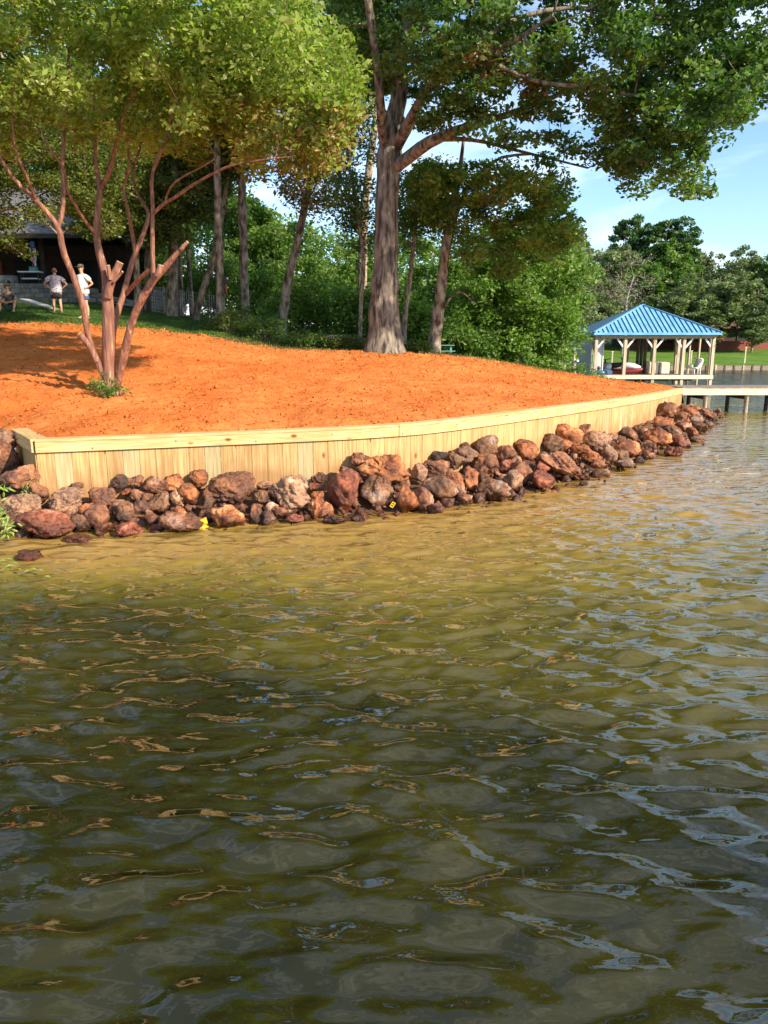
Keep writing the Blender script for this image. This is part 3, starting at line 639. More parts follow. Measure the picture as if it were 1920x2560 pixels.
# bank sheet under the stones
Bp = np.concatenate([[(-14, 12.2, 0), (-10, 12.6, 0), (-7.6, 12.9, 0), (-5.95, 11.9, 0), ], WS[::3], [(11.3, 28.0, 0), (10.9, 29.5, 0)]]); V = []; F = []
Tn = np.gradient(Bp[:, :2], axis=0); Tn /= np.linalg.norm(Tn, axis=1)[:, None]
cols = np.linspace(-.05, 3.2, 26)
for q, t in zip(Bp, Tn):
    for s in cols:
        x, y = q[0]+t[1]*s, q[1]-t[0]*s; top = .30 if x < -3 else .45; V.append((x, y, top*(1-s/1.45)-.16+.05*fbm(np.array(x*4), np.array(y*4), 3)))
nc_ = len(cols)
for a in range(len(Bp)-1):
    for b in range(nc_-1): F.append((a*nc_+b, (a+1)*nc_+b, (a+1)*nc_+b+1, a*nc_+b+1))
link('shore_bank', npmesh('shore_bank', V, F, [M['bank']], smooth=True), kind='structure')
# pebbles along the water line
V0, F0 = ico(1); PV = []; PF = []; n0 = 0
for k in range(1500):
    q = WS[rr.integers(0, len(WS)-1)] if k > 150 else None
    if q is None: x, y = rr.uniform(-7.5, -5), rr.uniform(9.4, 10.6)
    else:
        kk = rr.integers(0, len(WS)-1); a, b = WS[kk], WS[kk+1]; d = b[:2]-a[:2]; d /= np.linalg.norm(d); s = rr.normal(.95, .28); x, y = a[0]+d[1]*s+rr.normal(0, .05), a[1]-d[0]*s
    _, z = rub(x, y); r_ = rr.uniform(.02, .065); PV.append(V0*rr.uniform(.6, 1.25, (len(V0), 1))*r_*rr.uniform(.6, 1.3, 3)+[x, y, max(z-.07, -.03)]); PF.append(F0+n0); n0 += len(V0)
link('pebbles', npmesh('pebbles', np.concatenate(PV), np.concatenate(PF), [RM['B']]), kind='stuff', label='loose wet pebbles washed along the waterline of the boulder pile', cat='pebbles')
# ------------------------------------------------------------------ trees
def leaves_np(C, rad, per, size, r, flat=.7, wid=.5, up=.5):
    """C (n,3) clump centres, rad (n,) radii -> verts, quads, tint"""
    n = len(C); k = per*n; ci = np.repeat(np.arange(n), per)
    g = r.normal(size=(k, 3)); g /= np.linalg.norm(g, axis=1)[:, None]; g *= (r.random(k)**.45)[:, None]
    P = C[ci]+g*rad[ci][:, None]*[1, 1, flat]
    d = r.normal(size=(k, 3)); d[:, 2] *= .6; d /= np.linalg.norm(d, axis=1)[:, None]
    nn = r.normal(size=(k, 3))+[0, 0, up]; s = np.cross(d, nn); s /= np.linalg.norm(s, axis=1)[:, None]+1e-9; nn = np.cross(s, d)
    l = size*r.uniform(.45, 1.5, k); a = d*(l/2)[:, None]; b = s*(l*wid/2)[:, None]; f = nn*(l*.12)[:, None]
    V = np.stack([P-a, P+b+f-a*.1, P+a, P-b+f-a*.1], 1).reshape(-1, 3)
    ct = r.normal(0, .16, n); t = np.clip(.5+ct[ci]+r.normal(0, .2, k), 0, 1)
    return V, np.arange(4*k).reshape(-1, 4), t, P
def sample(ells, n, r, poly=None, hollow=.35, grow=1.0):
    vol = np.array([a[1][0]*a[1][1]*a[1][2] for a in ells])**.67; out = []; tries = 0
    while len(out) < n and tries < 400:
        tries += 1; e = ells[r.choice(len(ells), p=vol/vol.sum())]
        g = r.normal(size=(40, 3)); g /= np.linalg.norm(g, axis=1)[:, None]; g *= (hollow**3+(1-hollow**3)*r.random(40))[:, None]**(1/3)
        P = np.array(e[0])+g*np.array(e[1])
        if poly is not None: P = P[inpoly(pix(P), poly)]
        out += list(P[:6])
    return np.array(out[:n])
def connect(seeds, C, r, tip=.012, taper=.55, rmax=.09, skip=0, sag=.1):
    pos = np.concatenate([s[0] for s in seeds]); rad = np.concatenate([s[1] for s in seeds])
    ok = np.concatenate([np.linspace(0, 1, len(s[0])) >= skip for s in seeds])
    pos = pos[ok]; rad = rad[ok]; Vs = []; Fs = []; n = 0
    d0 = np.array([np.min(np.linalg.norm(pos-c, axis=1)) for c in C])
    for c in C[np.argsort(d0)]:
        dv = c-pos; ds = np.linalg.norm(dv, axis=1); cost = ds*(1+.5*np.clip(-dv[:, 2]/np.maximum(ds, .01), 0, 1)); k = int(np.argmin(cost))
        if ds[k] < .05: continue
        m = 5; t = np.linspace(0, 1, m)[:, None]; mid = r.normal(0, .10*ds[k], 3)+[0, 0, sag*ds[k]]
        P = pos[k]*(1-t)+c*t+mid*(4*t*(1-t))
        r0 = min(rad[k]*.75, rmax, tip+.02*ds[k]+tip); rr_ = np.linspace(r0, tip*.6, m)
        V, F = tube_np(P, rr_, 5 if r0 > .02 else 4); Vs.append(V); Fs.append(F+n); n += len(V)
        pos = np.concatenate([pos, P[1:]]); rad = np.concatenate([rad, np.maximum(rr_[1:], tip)])
    return np.concatenate(Vs), np.concatenate(Fs)
def curve(P, r, n=12, wob=0., rg=None):
    """smooth path through points"""
    P = np.asarray(P, float); r = np.asarray(r, float); s = np.concatenate([[0], np.cumsum(np.linalg.norm(np.diff(P, axis=0), axis=1))]); q = np.linspace(0, s[-1], n)
    m = np.gradient(P, s, axis=0); out = []
    for x in q:
        k = min(len(s)-2, max(0, int(np.searchsorted(s, x)-1))); h = s[k+1]-s[k]; t = (x-s[k])/h
        out.append((2*t**3-3*t*t+1)*P[k]+(t**3-2*t*t+t)*h*m[k]+(-2*t**3+3*t*t)*P[k+1]+(t**3-t*t)*h*m[k+1])
    out = np.array(out)
    if wob and rg is not None: out[1:-1] += rg.normal(0, wob, (n-2, 3))
    return out, np.interp(q, s, r)
def pxpath(pts, Y, n=14):
    """pts (u, v, width_px[, dY])"""
    P = []; r = []
    for p in pts:
        y = Y+(p[3] if len(p) > 3 else 0); q = at(p[0], p[1], y); P.append(q); r.append(p[2]*y/1850/2*(.9 if Y == 14.2 else 1))
    return curve(P, r, n)
def trunkmesh(seeds, mat_, sides=10, knob=0., flare=0., seed=0):
    r = np.random.default_rng(seed); Vs = []; Fs = []; n = 0
    for k, (P, rd) in enumerate(seeds):
        nn = sides if k == 0 or rd[0] > .08 else max(6, sides-3); V, F = tube_np(P, rd, nn)
        if knob:
            c = np.repeat(P, nn, axis=0); V = c+(V-c)*(1+knob*(vnoise(V[:, 0]*6+V[:, 1]*3, V[:, 2]*3)))[:, None]
        if flare and k == 0:
            c = np.repeat(P, nn, axis=0); h = np.clip(1-(V[:, 2]-V[:, 2].min())/1.6, 0, 1)**2; a = np.arctan2(V[:, 1]-c[:, 1], V[:, 0]-c[:, 0])
            V = c+(V-c)*(1+flare*h*(1+.5*np.cos(a*5+.7)))[:, None]
        Vs.append(V); Fs.append(F+n); n += len(V)
    return Vs, Fs, n
def make_tree(name, label, cat, seeds, ells, nclump, per, leaf, crad, lm, bark, seed=0, poly=None, group=None, hollow=.35, flat=.7, sides=10, knob=.08, flare=0., extra=None, skip=.45, tip=.012, parent_mat=None, wid=.5, up=.5, rmax=.09, sag=.1, base=None):
    r = np.random.default_rng(seed)
    b = np.array(base if base is not None else seeds[0][0][0])
    t = thing(name, label, cat, tuple(b), group=group)
    Vs, Fs, n = trunkmesh(seeds, bark, sides, knob, flare, seed)
    V = np.concatenate(Vs)-b; F = np.concatenate(Fs)
    link('trunk', npmesh('trunk', V, F, [bark], smooth=True), t)
    C = sample(ells, nclump, r, poly, hollow)
    bv, bf = connect(seeds, C, r, tip=tip, skip=skip, rmax=rmax, sag=sag)
    link('branches', npmesh('branches', bv-b, bf, [bark], smooth=True), t, kind='stuff')
    LV, LF, lt, P = leaves_np(C, crad*r.uniform(.7, 1.25, len(C)), per, leaf, r, flat, wid, up)
    me = npmesh('crown', LV-b, LF, [lm]+(list(extra[0]) if extra else []), tint=lt)
    if extra:
        me.polygons.foreach_set('material_index', extra[1](P, r).astype(np.int32))
    link('crown', me, t, kind='stuff')
    return t
def dup(root, loc, rz=0, s=(1, 1, 1), label=None, group=None):
    r_ = root.copy(); col.objects.link(r_); r_.location = loc; r_.rotation_euler = (0, 0, rz); r_.scale = s
    if label: r_['label'] = label
    if group: r_['group'] = group
    for ch in list(root.children):
        c = ch.copy(); col.objects.link(c); c.parent = r_
        for g in ch.children: d = g.copy(); col.objects.link(d); d.parent = c
    return r_
# --- crape myrtle on the orange slope
Yc = 14.2
cs = [pxpath([(277, 988, 44), (275, 960, 34), (272, 863, 30), (270, 770, 31), (268, 725, 27), (262, 680, 23), (251, 639, 21), (240, 585, 18), (245, 527, 17), (249, 473, 14), (240, 415, 10), (238, 330, 8), (235, 230, 6)], Yc, 34),
      pxpath([(266, 950, 18, .0), (247, 913, 19, -.05), (222, 844, 17, -.15), (208, 766, 17, -.3), (181, 685, 16, -.45), (158, 628, 16, -.6), (145, 566, 15, -.7), (133, 548, 13, -.75), (89, 500, 12, -.9), (31, 442, 10, -1.1), (0, 392, 9, -1.2), (-40, 300, 7, -1.4), (-70, 200, 5, -1.6)], Yc, 30),
      pxpath([(145, 566, 13, -.7), (156, 535, 12, -.7), (158, 485, 11, -.7), (156, 400, 10, -.7), (163, 300, 9, -.6), (168, 230, 7, -.6), (172, 120, 5, -.5)], Yc, 16),
      pxpath([(240, 585, 10, -.05), (221, 563, 10, -.2), (204, 540, 9, -.3), (184, 505, 8, -.45), (170, 485, 8, -.6), (162, 430, 7, -.7), (130, 380, 5, -1), (90, 320, 4, -1.2)], Yc, 14),
      pxpath([(280, 930, 16, .1), (280, 880, 17, .2), (288, 801, 17, .35), (305, 747, 17, .45), (320, 693, 15, .55), (336, 639, 13, .6), (350, 605, 12, .6), (363, 570, 11, .65), (372, 539, 10, .7), (363, 516, 8, .8), (345, 487, 8, .9), (332, 435, 7, 1.1), (350, 370, 6, 1.3), (370, 290, 5, 1.5)], Yc, 28),
      pxpath([(340, 640, 11, .6), (332, 593, 10, .6), (322, 535, 9, .5), (309, 466, 8, .4), (322, 420, 8, .3), (318, 350, 6, .2), (310, 250, 5, 0)], Yc, 16),
      pxpath([(314, 735, 12, .5), (345, 700, 11, .2), (376, 672, 11, 0)], Yc, 8),
      pxpath([(292, 962, 22, 0), (305, 912, 22, -.1), (320, 844, 21, -.2), (335, 790, 20, -.3), (356, 745, 20, -.4), (386, 697, 20, -.5), (415, 665, 19, -.55), (440, 636, 13, -.6), (466, 608, 9, -.65)], Yc, 22),
      pxpath([(384, 690, 12, -.5), (381, 616, 11, -.5), (382, 516, 10, -.5), (381, 431, 9, -.6), (396, 395, 10, -.7), (412, 355, 8, -.8), (430, 280, 6, -1), (450, 200, 4, -1.2)], Yc, 18),
      pxpath([(383, 535, 9, -.5), (408, 510, 9, -.6), (436, 494, 8, -.8), (482, 462, 8, -1.1), (530, 435, 7, -1.3), (575, 415, 6, -1.5), (640, 402, 4, -1.7), (740, 390, 3, -1.9)], Yc, 18),
      pxpath([(412, 508, 6, -.6), (425, 470, 5, -.8), (460, 440, 5, -1), (500, 420, 4, -1.2), (540, 395, 3, -1.4)], Yc, 10),
      pxpath([(89, 500, 9, -.9), (70, 450, 8, -1.2), (40, 380, 6, -1.5), (30, 300, 4, -1.7)], Yc, 10),
      pxpath([(249, 473, 9, 0), (270, 439, 12, -.1), (281, 400, 9, -.2), (292, 350, 8, -.4), (310, 290, 6, -.5), (340, 220, 5, -.7)], Yc, 12),
      pxpath([(262, 600, 4, .3), (250, 560, 3, .3), (244, 500, 3, .4)], Yc, 5)]
crape_poly = [(-700, -700), (700, -700), (770, 0), (812, 60), (850, 150), (905, 220), (880, 290), (888, 365), (830, 425), (700, 440), (560, 430), (480, 395), (390, 380), (300, 375), (200, 360), (120, 380), (0, 420), (-200, 420), (-700, 400)]
cc = at(300, 250, Yc)
ce = [((cc[0]-.3, Yc-.2, 8.1), (4.9, 4.2, 2.2)), ((cc[0]+2.3, Yc-.4, 7.2), (2.9, 2.8, 1.9)), ((cc[0]-3.2, Yc-.3, 7.2), (2.6, 2.6, 1.8)), ((cc[0]+3.3, Yc-.8, 6.35), (1.5, 1.6, .95))]
def crape_mi(P, r):
    q = pix(P); rust = (q[:, 0] > 560)&(q[:, 1] > 235+.1*(q[:, 0]-560))
    p = np.where(rust, .42, np.where((q[:, 1] > 300), .10, .01))
    return r.random(len(P)) < p
crape = make_tree('crape_myrtle', 'multi stemmed crape myrtle with peeling reddish bark standing alone on the orange soil', 'tree', cs, ce, 800, 135, .108, .36, M['leaf_crape'], M['crapebark'],
    seed=11, poly=crape_poly, hollow=.25, extra=([M['leaf_rust']], crape_mi), skip=.55, tip=.006, rmax=.035, sides=12, knob=.12, flare=.25, wid=.48, up=.35)
cb = np.array(crape.location)
def stub(pts, dY0):
    P, rd = pxpath(pts, Yc+dY0, 8); V, F = tube_np(P, rd, 10); m = MB(); m.add(V-cb, F); m.build('limb_stub', M['crapebark'], crape, smooth=True)
    d = P[-1]-P[-2]; d /= np.linalg.norm(d); V, F = tube_np([P[-1]-cb, P[-1]-cb+d*.006], [rd[-1]*.98]*2, 10); m = MB(); m.add(V, F); m.F.append(tuple(range(len(V)-10, len(V)))); m.build('cut_face', M['cut'], crape)
stub([(268, 745, 20), (276, 712, 20), (284, 688, 18), (297, 664, 17), (300, 656, 17)], -.1)
stub([(276, 700, 10), (273, 680, 10), (270, 664, 9)], -.18)
stub([(284, 705, 7), (296, 692, 6), (306, 679, 6)], -.2)
stub([(243, 905, 13), (225, 868, 14), (210, 848, 15), (199, 836, 15)], -.25)
stub([(392, 690, 16), (400, 672, 16), (402, 663, 15)], -.72)
stub([(452, 624, 10), (466, 608, 9), (469, 605, 8)], -.65)
# sprouts at its foot
def shrub(name, label, cat, c, rad, nclump, per, leaf, lm, seed, crad=.25, group=None, bark=None, flat=.8, stems=6, hollow=.2):
    r = np.random.default_rng(seed); c = np.array(c, float); b = c.copy(); t = thing(name, label, cat, tuple(b), group=group)
    seeds = []
    for k in range(stems):
        a = r.uniform(0, 6.28); e = c+[math.cos(a)*rad[0]*.5, math.sin(a)*rad[1]*.5, rad[2]*r.uniform(.8, 1.4)]; P = np.linspace(c-[0, 0, .1], e, 6); P[1:-1] += r.normal(0, .06*rad[2], (4, 3)); seeds.append((P, np.linspace(.012+.012*rad[2], .006, 6)))
    C = sample([(c+[0, 0, rad[2]*.9], rad)], nclump, r, None, hollow); C = C[C[:, 2] > c[2]+.05]
    V, F = connect(seeds, C, r, tip=.004, rmax=.02); Vs = [V]; Fs = [F]; n = len(V)
    for P, rd in seeds: a, f = tube_np(P, rd, 5); Vs.append(a); Fs.append(f+n); n += len(a)
    link('stems', npmesh('stems', np.concatenate(Vs)-b, np.concatenate(Fs), [bark or M['pinebark']], smooth=True), t)
    LV, LF, lt, _ = leaves_np(C, crad*r.uniform(.7, 1.3, len(C)), per, leaf, r, flat); link('foliage', npmesh('foliage', LV-b, LF, [lm], tint=lt), t)
    return t
def gpt(u, Y): x = (u-960)/1895*Y*1.0; return x, Y, gz(x, Y)
q = at(262, 978, 14.0)
shrub('sprout_shrub', 'green leafy sprouts around the foot of the crape myrtle trunk', 'shrub', (q[0]-.02, 14.0, gz(q[0], 14.0)), (.26, .2, .24), 26, 22, .05, M['leaf_bright'], 5, crad=.09)
q = at(300, 985, 14.0)
shrub('sprout_shrub', 'small low sprouts on the soil right of the crape myrtle foot', 'shrub', (q[0], 13.95, gz(q[0], 13.95)), (.22, .15, .09), 12, 22, .05, M['leaf_green'], 6, crad=.07)
# --- big oak
Yo = 24.0
osd = [pxpath([(962, 888, 92), (962, 850, 80), (961, 800, 71), (961, 740, 68), (962, 686, 63), (965, 600, 57), (967, 531, 53), (969, 454, 55), (973, 405, 58), (975, 370, 56), (985, 300, 42), (998, 231, 36), (1001, 116, 33), (1022, 35, 30), (1030, -60, 26), (1040, -180, 20), (1040, -320, 12)], Yo, 44),
       pxpath([(968, 385, 28, 0), (955, 320, 24, -.5), (952, 266, 20, -.9), (943, 174, 18, -1.3), (920, 0, 17, -2), (905, -120, 12, -2.6), (870, -260, 8, -3)], Yo, 18),
       pxpath([(985, 375, 30, 0), (1007, 340, 27, -.4), (1053, 249, 22, -1.4), (1111, 179, 19, -2.4), (1192, 139, 15, -3.2), (1290, 100, 11, -4), (1380, 40, 7, -4.8)], Yo, 18),
       pxpath([(980, 425, 32, 0), (1018, 395, 31, -.5), (1088, 347, 26, -1.4), (1169, 318, 19, -1.4), (1273, 285, 14, -1.4), (1389, 240, 10, -1.2), (1500, 200, 8, -1.0), (1600, 180, 5, -.8)], Yo, 20),
       pxpath([(1088, 347, 12, -1.4), (1180, 350, 9, -1.0), (1300, 378, 7, -.4), (1390, 400, 5, 0), (1470, 420, 4, 0)], Yo, 14),
       pxpath([(1001, 116, 18, 0), (1070, 60, 15, .6), (1150, -20, 12, 1.2), (1250, -120, 8, 1.6)], Yo, 12),
       pxpath([(985, 320, 16, .3), (940, 250, 13, 1.2), (890, 180, 10, 2.2), (850, 90, 7, 3)], Yo, 10),
       pxpath([(1192, 139, 12, -3.2), (1330, 200, 9, -3.6), (1480, 220, 8, -4), (1640, 240, 6, -4.2), (1780, 200, 4, -4.4)], Yo, 14),
       pxpath([(1111, 179, 12, -2.4), (1260, 60, 10, -2.6), (1420, 20, 9, -2.4), (1600, 40, 7, -2), (1800, 60, 4, -1.6)], Yo, 14)]
oak_poly = [(820, -900), (820, 40), (860, 110), (885, 215), (930, 285), (990, 318), (1060, 335), (1100, 385), (1180, 425), (1290, 392), (1350, 395), (1392, 470), (1420, 520), (1500, 527), (1545, 478), (1600, 490), (1660, 508), (1740, 495), (1812, 462), (1770, 420), (1800, 375), (1850, 330), (1860, 280), (1930, 235), (2000, 170), (2300, 100), (2300, -900)]
oe = [((1.5, 24, 14.5), (6.5, 6, 4.5)), ((5.5, 21.5, 10.3), (5.2, 4.2, 3.2)), ((9.3, 20.5, 9.4), (3.8, 3.6, 3.2)), ((7.5, 21.5, 13), (6.5, 5, 4)), ((7.8, 20.5, 7.9), (2.6, 2.6, 1.6)), ((2.5, 22.0, 9.6), (2.8, 3, 1.6)), ((-.9, 25, 12), (2.4, 3, 3))]
def oak_mi(P, r):
    q = pix(P); d = np.minimum(np.hypot((q[:, 0]-1215)/55, (q[:, 1]-150)/45), np.hypot((q[:, 0]-1330)/40, (q[:, 1]-215)/40))
    return r.random(len(P)) < np.where(d < 1, .4, .003)
make_tree('oak_tree', 'huge spreading oak with thick grey trunk at the edge of the orange soil', 'tree', osd, oe, 1000, 140, .15, .50, M['leaf_oak'], M['oakbark'], seed=21, poly=oak_poly,
    hollow=.2, extra=([M['leaf_dead']], oak_mi), skip=.4, tip=.014, rmax=.10, sides=20, knob=.12, flare=.2, wid=.55, flat=.55, sag=.05)
# --- trees traced one by one behind the slope
def traced(label, pts, Y, ells_px, n, per, leaf, crad, lm, bark, seed, poly=None, group='trees behind the orange slope', extra=None, limbs=(), hollow=.2, flat=.65, flare=.15, knob=.1, skip=.5, name='woodland_tree'):
    pts = list(pts); base = at(pts[0][0], pts[0][1], Y); g = gz(base[0], Y)
    sd = [pxpath(pts, Y, 22)]
    if sd[0][0][0][2] > g-.1: sd[0] = (np.concatenate([[[sd[0][0][0][0], sd[0][0][0][1], g-.25]], sd[0][0]]), np.concatenate([[sd[0][1][0]], sd[0][1]]))
    for l_ in limbs: sd.append(pxpath(l_, Y, 12))
    ells = []
    for (u, v, ru, rv, dY, rY) in ells_px:
        c = at(u, v, Y+dY); k = (Y+dY)/1850; ells.append((c, (ru*k, rY, rv*k)))
    return make_tree(name, label, 'tree', sd, ells, n, per, leaf, crad, lm, bark, seed=seed, poly=poly, group=group, extra=extra, hollow=hollow, flat=flat, flare=flare, knob=knob, skip=skip)
pp = [(1010, 440), (1100, 400), (1200, 410), (1300, 395), (1400, 420), (1440, 500), (1462, 600), (1440, 690), (1330, 680), (1230, 700), (1160, 660), (1130, 590), (1090, 580), (1030, 560)]
traced('pale barked forked tree just right of the big oak', [(1083, 878, 34), (1090, 820, 31), (1098, 760, 28), (1106, 690, 25), (1114, 620, 23), (1128, 550, 18), (1140, 480, 15), (1150, 420, 11), (1160, 340, 7)], 25.6,
    [(1150, 480, 130, 90, 0, 2.6), (1290, 490, 130, 90, -.5, 2.6), (1380, 560, 80, 90, -.6, 2), (1080, 480, 80, 80, .6, 2), (1280, 610, 160, 80, .3, 2.2)], 250, 84, .15, .45, M['leaf_bright'], M['pinebark'], 31, poly=pp,
    limbs=[[(1108, 680, 15, .1), (1125, 600, 14, .3), (1150, 510, 11, .5), (1190, 440, 9, .6), (1250, 395, 7, .6), (1330, 385, 5, .4)], [(1150, 505, 9, .4), (1220, 480, 7, 0), (1300, 470, 6, -.4), (1380, 520, 4, -.6)], [(1094, 790, 6, 0), (1150, 730, 4, -.4), (1190, 760, 3, -.6)]],
    extra=([M['leaf_dead']], lambda P, r: (r.random(len(P)) < np.where(np.hypot((pix(P)[:, 0]-1232)/36, (pix(P)[:, 1]-525)/50) < 1, .3, .004))))
traced('slim dark trunk between the big oak and the forked tree', [(1010, 862, 14), (1012, 800, 12), (1022, 720, 11), (1030, 650, 11), (1038, 560, 9), (1046, 470, 7)], 27.5,
    [(1055, 500, 70, 90, .5, 2), (1010, 600, 50, 60, 1, 1.6)], 60, 110, .13, .55, M['leaf_green'], M['pinebark'], 32)
traced('thin leafy tree close behind the left side of the oak trunk', [(900, 852, 11), (902, 760, 10), (908, 660, 10), (898, 560, 9), (880, 450, 8), (868, 380, 6)], 27.0,
    [(890, 420, 60, 120, 0, 2), (905, 580, 50, 80, .5, 1.6), (860, 300, 60, 90, .5, 2)], 90, 80, .12, .5, M['leaf_oak'], M['pinebark'], 33)
traced('leaning trunk with rusty dead leaves left of the oak', [(704, 815, 26), (707, 790, 24), (721, 700, 22), (745, 600, 19), (765, 500, 17), (783, 420, 15), (800, 340, 11), (815, 250, 8)], 30.0,
    [(770, 440, 70, 90, -.8, 1.8), (800, 270, 130, 90, 0, 3), (840, 500, 50, 60, 0, 1.6)], 110, 85, .14, .6, M['leaf_oak'], M['pinebark'], 34,
    extra=([M['leaf_rust']], lambda P, r: (r.random(len(P)) < np.where(pix(P)[:, 1] > 370, .75, .1))), limbs=[[(765, 500, 8), (740, 450, 6), (700, 420, 4), (650, 425, 3)], [(775, 460, 7), (830, 420, 5), (860, 400, 3)]])
traced('knobbly sunlit trunk standing upright left of the leaning one', [(614, 782, 23), (612, 740, 21), (609, 650, 20), (607, 575, 20), (606, 540, 22), (605, 480, 19), (602, 400, 17), (600, 250, 12)], 31.0,
    [(600, 250, 130, 110, 0, 3), (560, 380, 80, 50, 0, 2)], 90, 110, .16, .65, M['leaf_olive'], M['pinebark'], 35, knob=.2)
tr_box = traced('straight brown trunk carrying a small box, middle of the trunk row', [(553, 815, 23), (551, 740, 20), (548, 640, 19), (545, 520, 18), (543, 420, 16), (540, 280, 12)], 29.2,
    [(540, 260, 130, 110, 0, 3)], 80, 110, .16, .65, M['leaf_olive'], M['pinebark'], 36)
traced('pale leaning trunk left of the straight brown one', [(489, 800, 20), (492, 780, 18), (508, 722, 17), (529, 664, 16), (545, 600, 13), (560, 500, 10), (580, 380, 7)], 31.0,
    [(560, 330, 110, 100, 0, 2.6), (530, 480, 60, 60, .5, 2)], 80, 110, .16, .65, M['leaf_olive'], M['pinebark'], 37)
traced('thick dark trunk at the end of the wire fence', [(431, 795, 29), (431, 740, 27), (434, 620, 24), (437, 480, 21), (441, 350, 16), (445, 220, 11)], 31.5,
    [(440, 260, 150, 120, 0, 3), (470, 430, 80, 70, .5, 2.4)], 110, 110, .16, .7, M['leaf_olive'], M['pinebark'], 38)
traced('thin crooked stem beside the thick dark trunk', [(456, 792, 11), (452, 700, 10), (449, 600, 8), (455, 480, 6)], 33.0, [(455, 450, 70, 80, 0, 2)], 40, 110, .16, .6, M['leaf_olive'], M['pinebark'], 39)
traced('thin pale stem left of the pale leaning trunk', [(481, 795, 12), (476, 720, 11), (469, 620, 10), (468, 520, 7), (470, 420, 5)], 33.5, [(475, 430, 70, 80, 0, 2)], 40, 110, .16, .6, M['leaf_green'], M['pinebark'], 40)
traced('dark trunk behind the right crape myrtle limb', [(372, 790, 20), (372, 700, 18), (370, 600, 16), (366, 480, 13), (360, 350, 9)], 33.0, [(360, 400, 120, 130, 0, 3)], 90, 110, .16, .7, M['leaf_olive'], M['pinebark'], 41)
# olive tree hanging over the house
traced('olive green tree overhanging the porch at the left edge', [(-150, 830, 40), (-140, 700, 34), (-120, 500, 28), (-90, 350, 20), (-60, 200, 12)], 22.5,
    [(60, 480, 190, 130, .5, 2.4), (120, 330, 240, 130, .5, 3), (-100, 350, 200, 200, 0, 3), (40, 600, 110, 50, .6, 1.5), (230, 440, 110, 110, 1, 1.6), (230, 520, 80, 70, 1, 1.2)], 430, 120, .10, .42, M['leaf_olive'], M['pinebark'], 42,
    poly=[(-500, 100), (360, 120), (370, 430), (330, 560), (290, 590), (215, 620), (195, 665), (165, 640), (150, 575), (95, 590), (70, 640), (0, 650), (-500, 650)], group=None,
    limbs=[[(-135, 650, 16), (-60, 560, 12), (20, 520, 9), (90, 540, 6), (150, 590, 4)], [(-120, 500, 16), (-20, 440, 12), (80, 400, 8), (200, 380, 5)], [(-130, 600, 12), (-60, 610, 8), (0, 600, 5), (60, 640, 3)]])
traced('feathery olive tree standing before the right end of the porch', [(345, 800, 16), (343, 700, 14), (338, 600, 12), (330, 500, 10), (322, 400, 7)], 30.5,
    [(270, 500, 100, 100, .3, 1.8), (350, 500, 90, 110, 0, 2), (210, 440, 70, 90, 0, 1.4), (420, 560, 60, 70, .5, 1.4), (235, 555, 70, 50, .4, 1.2)], 330, 110, .12, .5, M['leaf_olive'], M['pinebark'], 45,
    poly=[(150, 330), (480, 330), (470, 640), (400, 655), (350, 625), (300, 612), (235, 600), (170, 560)], group=None, skip=.3)
# broad drooping tree at the cove
traced('broad light green tree drooping to the ground beside the boathouse', [(1290, 935, 34), (1292, 880, 30), (1300, 780, 26), (1310, 680, 20), (1320, 600, 12)], 35.0,
    [(1300, 720, 150, 130, 0, 3), (1390, 760, 110, 130, 0, 2.6), (1240, 800, 110, 100, -.3, 2.4), (1350, 860, 110, 70, -.3, 2.2), (1290, 620, 120, 70, .4, 2.4)], 380, 130, .18, .62, M['leaf_bright'], M['pinebark'], 43,
    poly=[(1110, 640), (1200, 560), (1300, 540), (1400, 560), (1480, 620), (1492, 700), (1490, 770), (1455, 815), (1470, 850), (1435, 900), (1430, 940), (1250, 925), (1150, 895), (1120, 800)], group=None, skip=.1)
# generic woodland trees
def wood_tree(label, u, Y, topv, wpx, lm, seed, n=120, per=90, leaf=.2, low=.25, name='woodland_tree', group='woodland trees in the distance', bark=None, dx=None, flat=.65):
    x = (u-960)/1895*Y if dx is None else dx; g = gz(x, Y); top = CAM[2]+(868-topv)/1895*Y; h = top-g; rw = wpx/2/1895*Y; r = np.random.default_rng(seed)
    P, rd = curve([(x, Y, g-.3), (x+r.normal(0, .2), Y, g+h*.3), (x+r.normal(0, .4), Y+r.normal(0, .3), g+h*.65), (x+r.normal(0, .4), Y, g+h*.93)], [.011*h+.06, .009*h+.04, .005*h+.02, .03], 12)
    ce_ = g+h*(low+1)/2; rz_ = h*(1-low)/2; ells = [((x, Y, ce_), (rw*.8, rw*.8, rz_))]
    for k in range(5):
        a = r.uniform(0, 6.28); ells.append(((x+math.cos(a)*rw*.5, Y+math.sin(a)*rw*.5, ce_+r.uniform(-.55, .5)*rz_), (rw*.5, rw*.5, rz_*.38)))
    return make_tree(name, label, 'tree', [(P, rd)], ells, n, per, leaf, max(.5, rw*.26), lm, bark or M['pinebark'], seed=seed, group=group, hollow=.45, flat=flat, skip=.15, sides=8, tip=.02)
G1 = 'woodland trees behind the trunks'
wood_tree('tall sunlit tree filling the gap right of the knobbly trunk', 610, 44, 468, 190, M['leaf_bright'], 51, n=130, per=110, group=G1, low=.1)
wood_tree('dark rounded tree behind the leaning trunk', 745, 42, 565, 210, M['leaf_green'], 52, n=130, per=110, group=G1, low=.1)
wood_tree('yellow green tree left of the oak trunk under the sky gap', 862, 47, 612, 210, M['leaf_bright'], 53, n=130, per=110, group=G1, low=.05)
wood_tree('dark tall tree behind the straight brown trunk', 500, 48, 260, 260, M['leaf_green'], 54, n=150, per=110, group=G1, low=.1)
wood_tree('green tree directly behind the oak trunk', 960, 50, 580, 200, M['leaf_green'], 55, n=120, per=110, group=G1, low=.05)
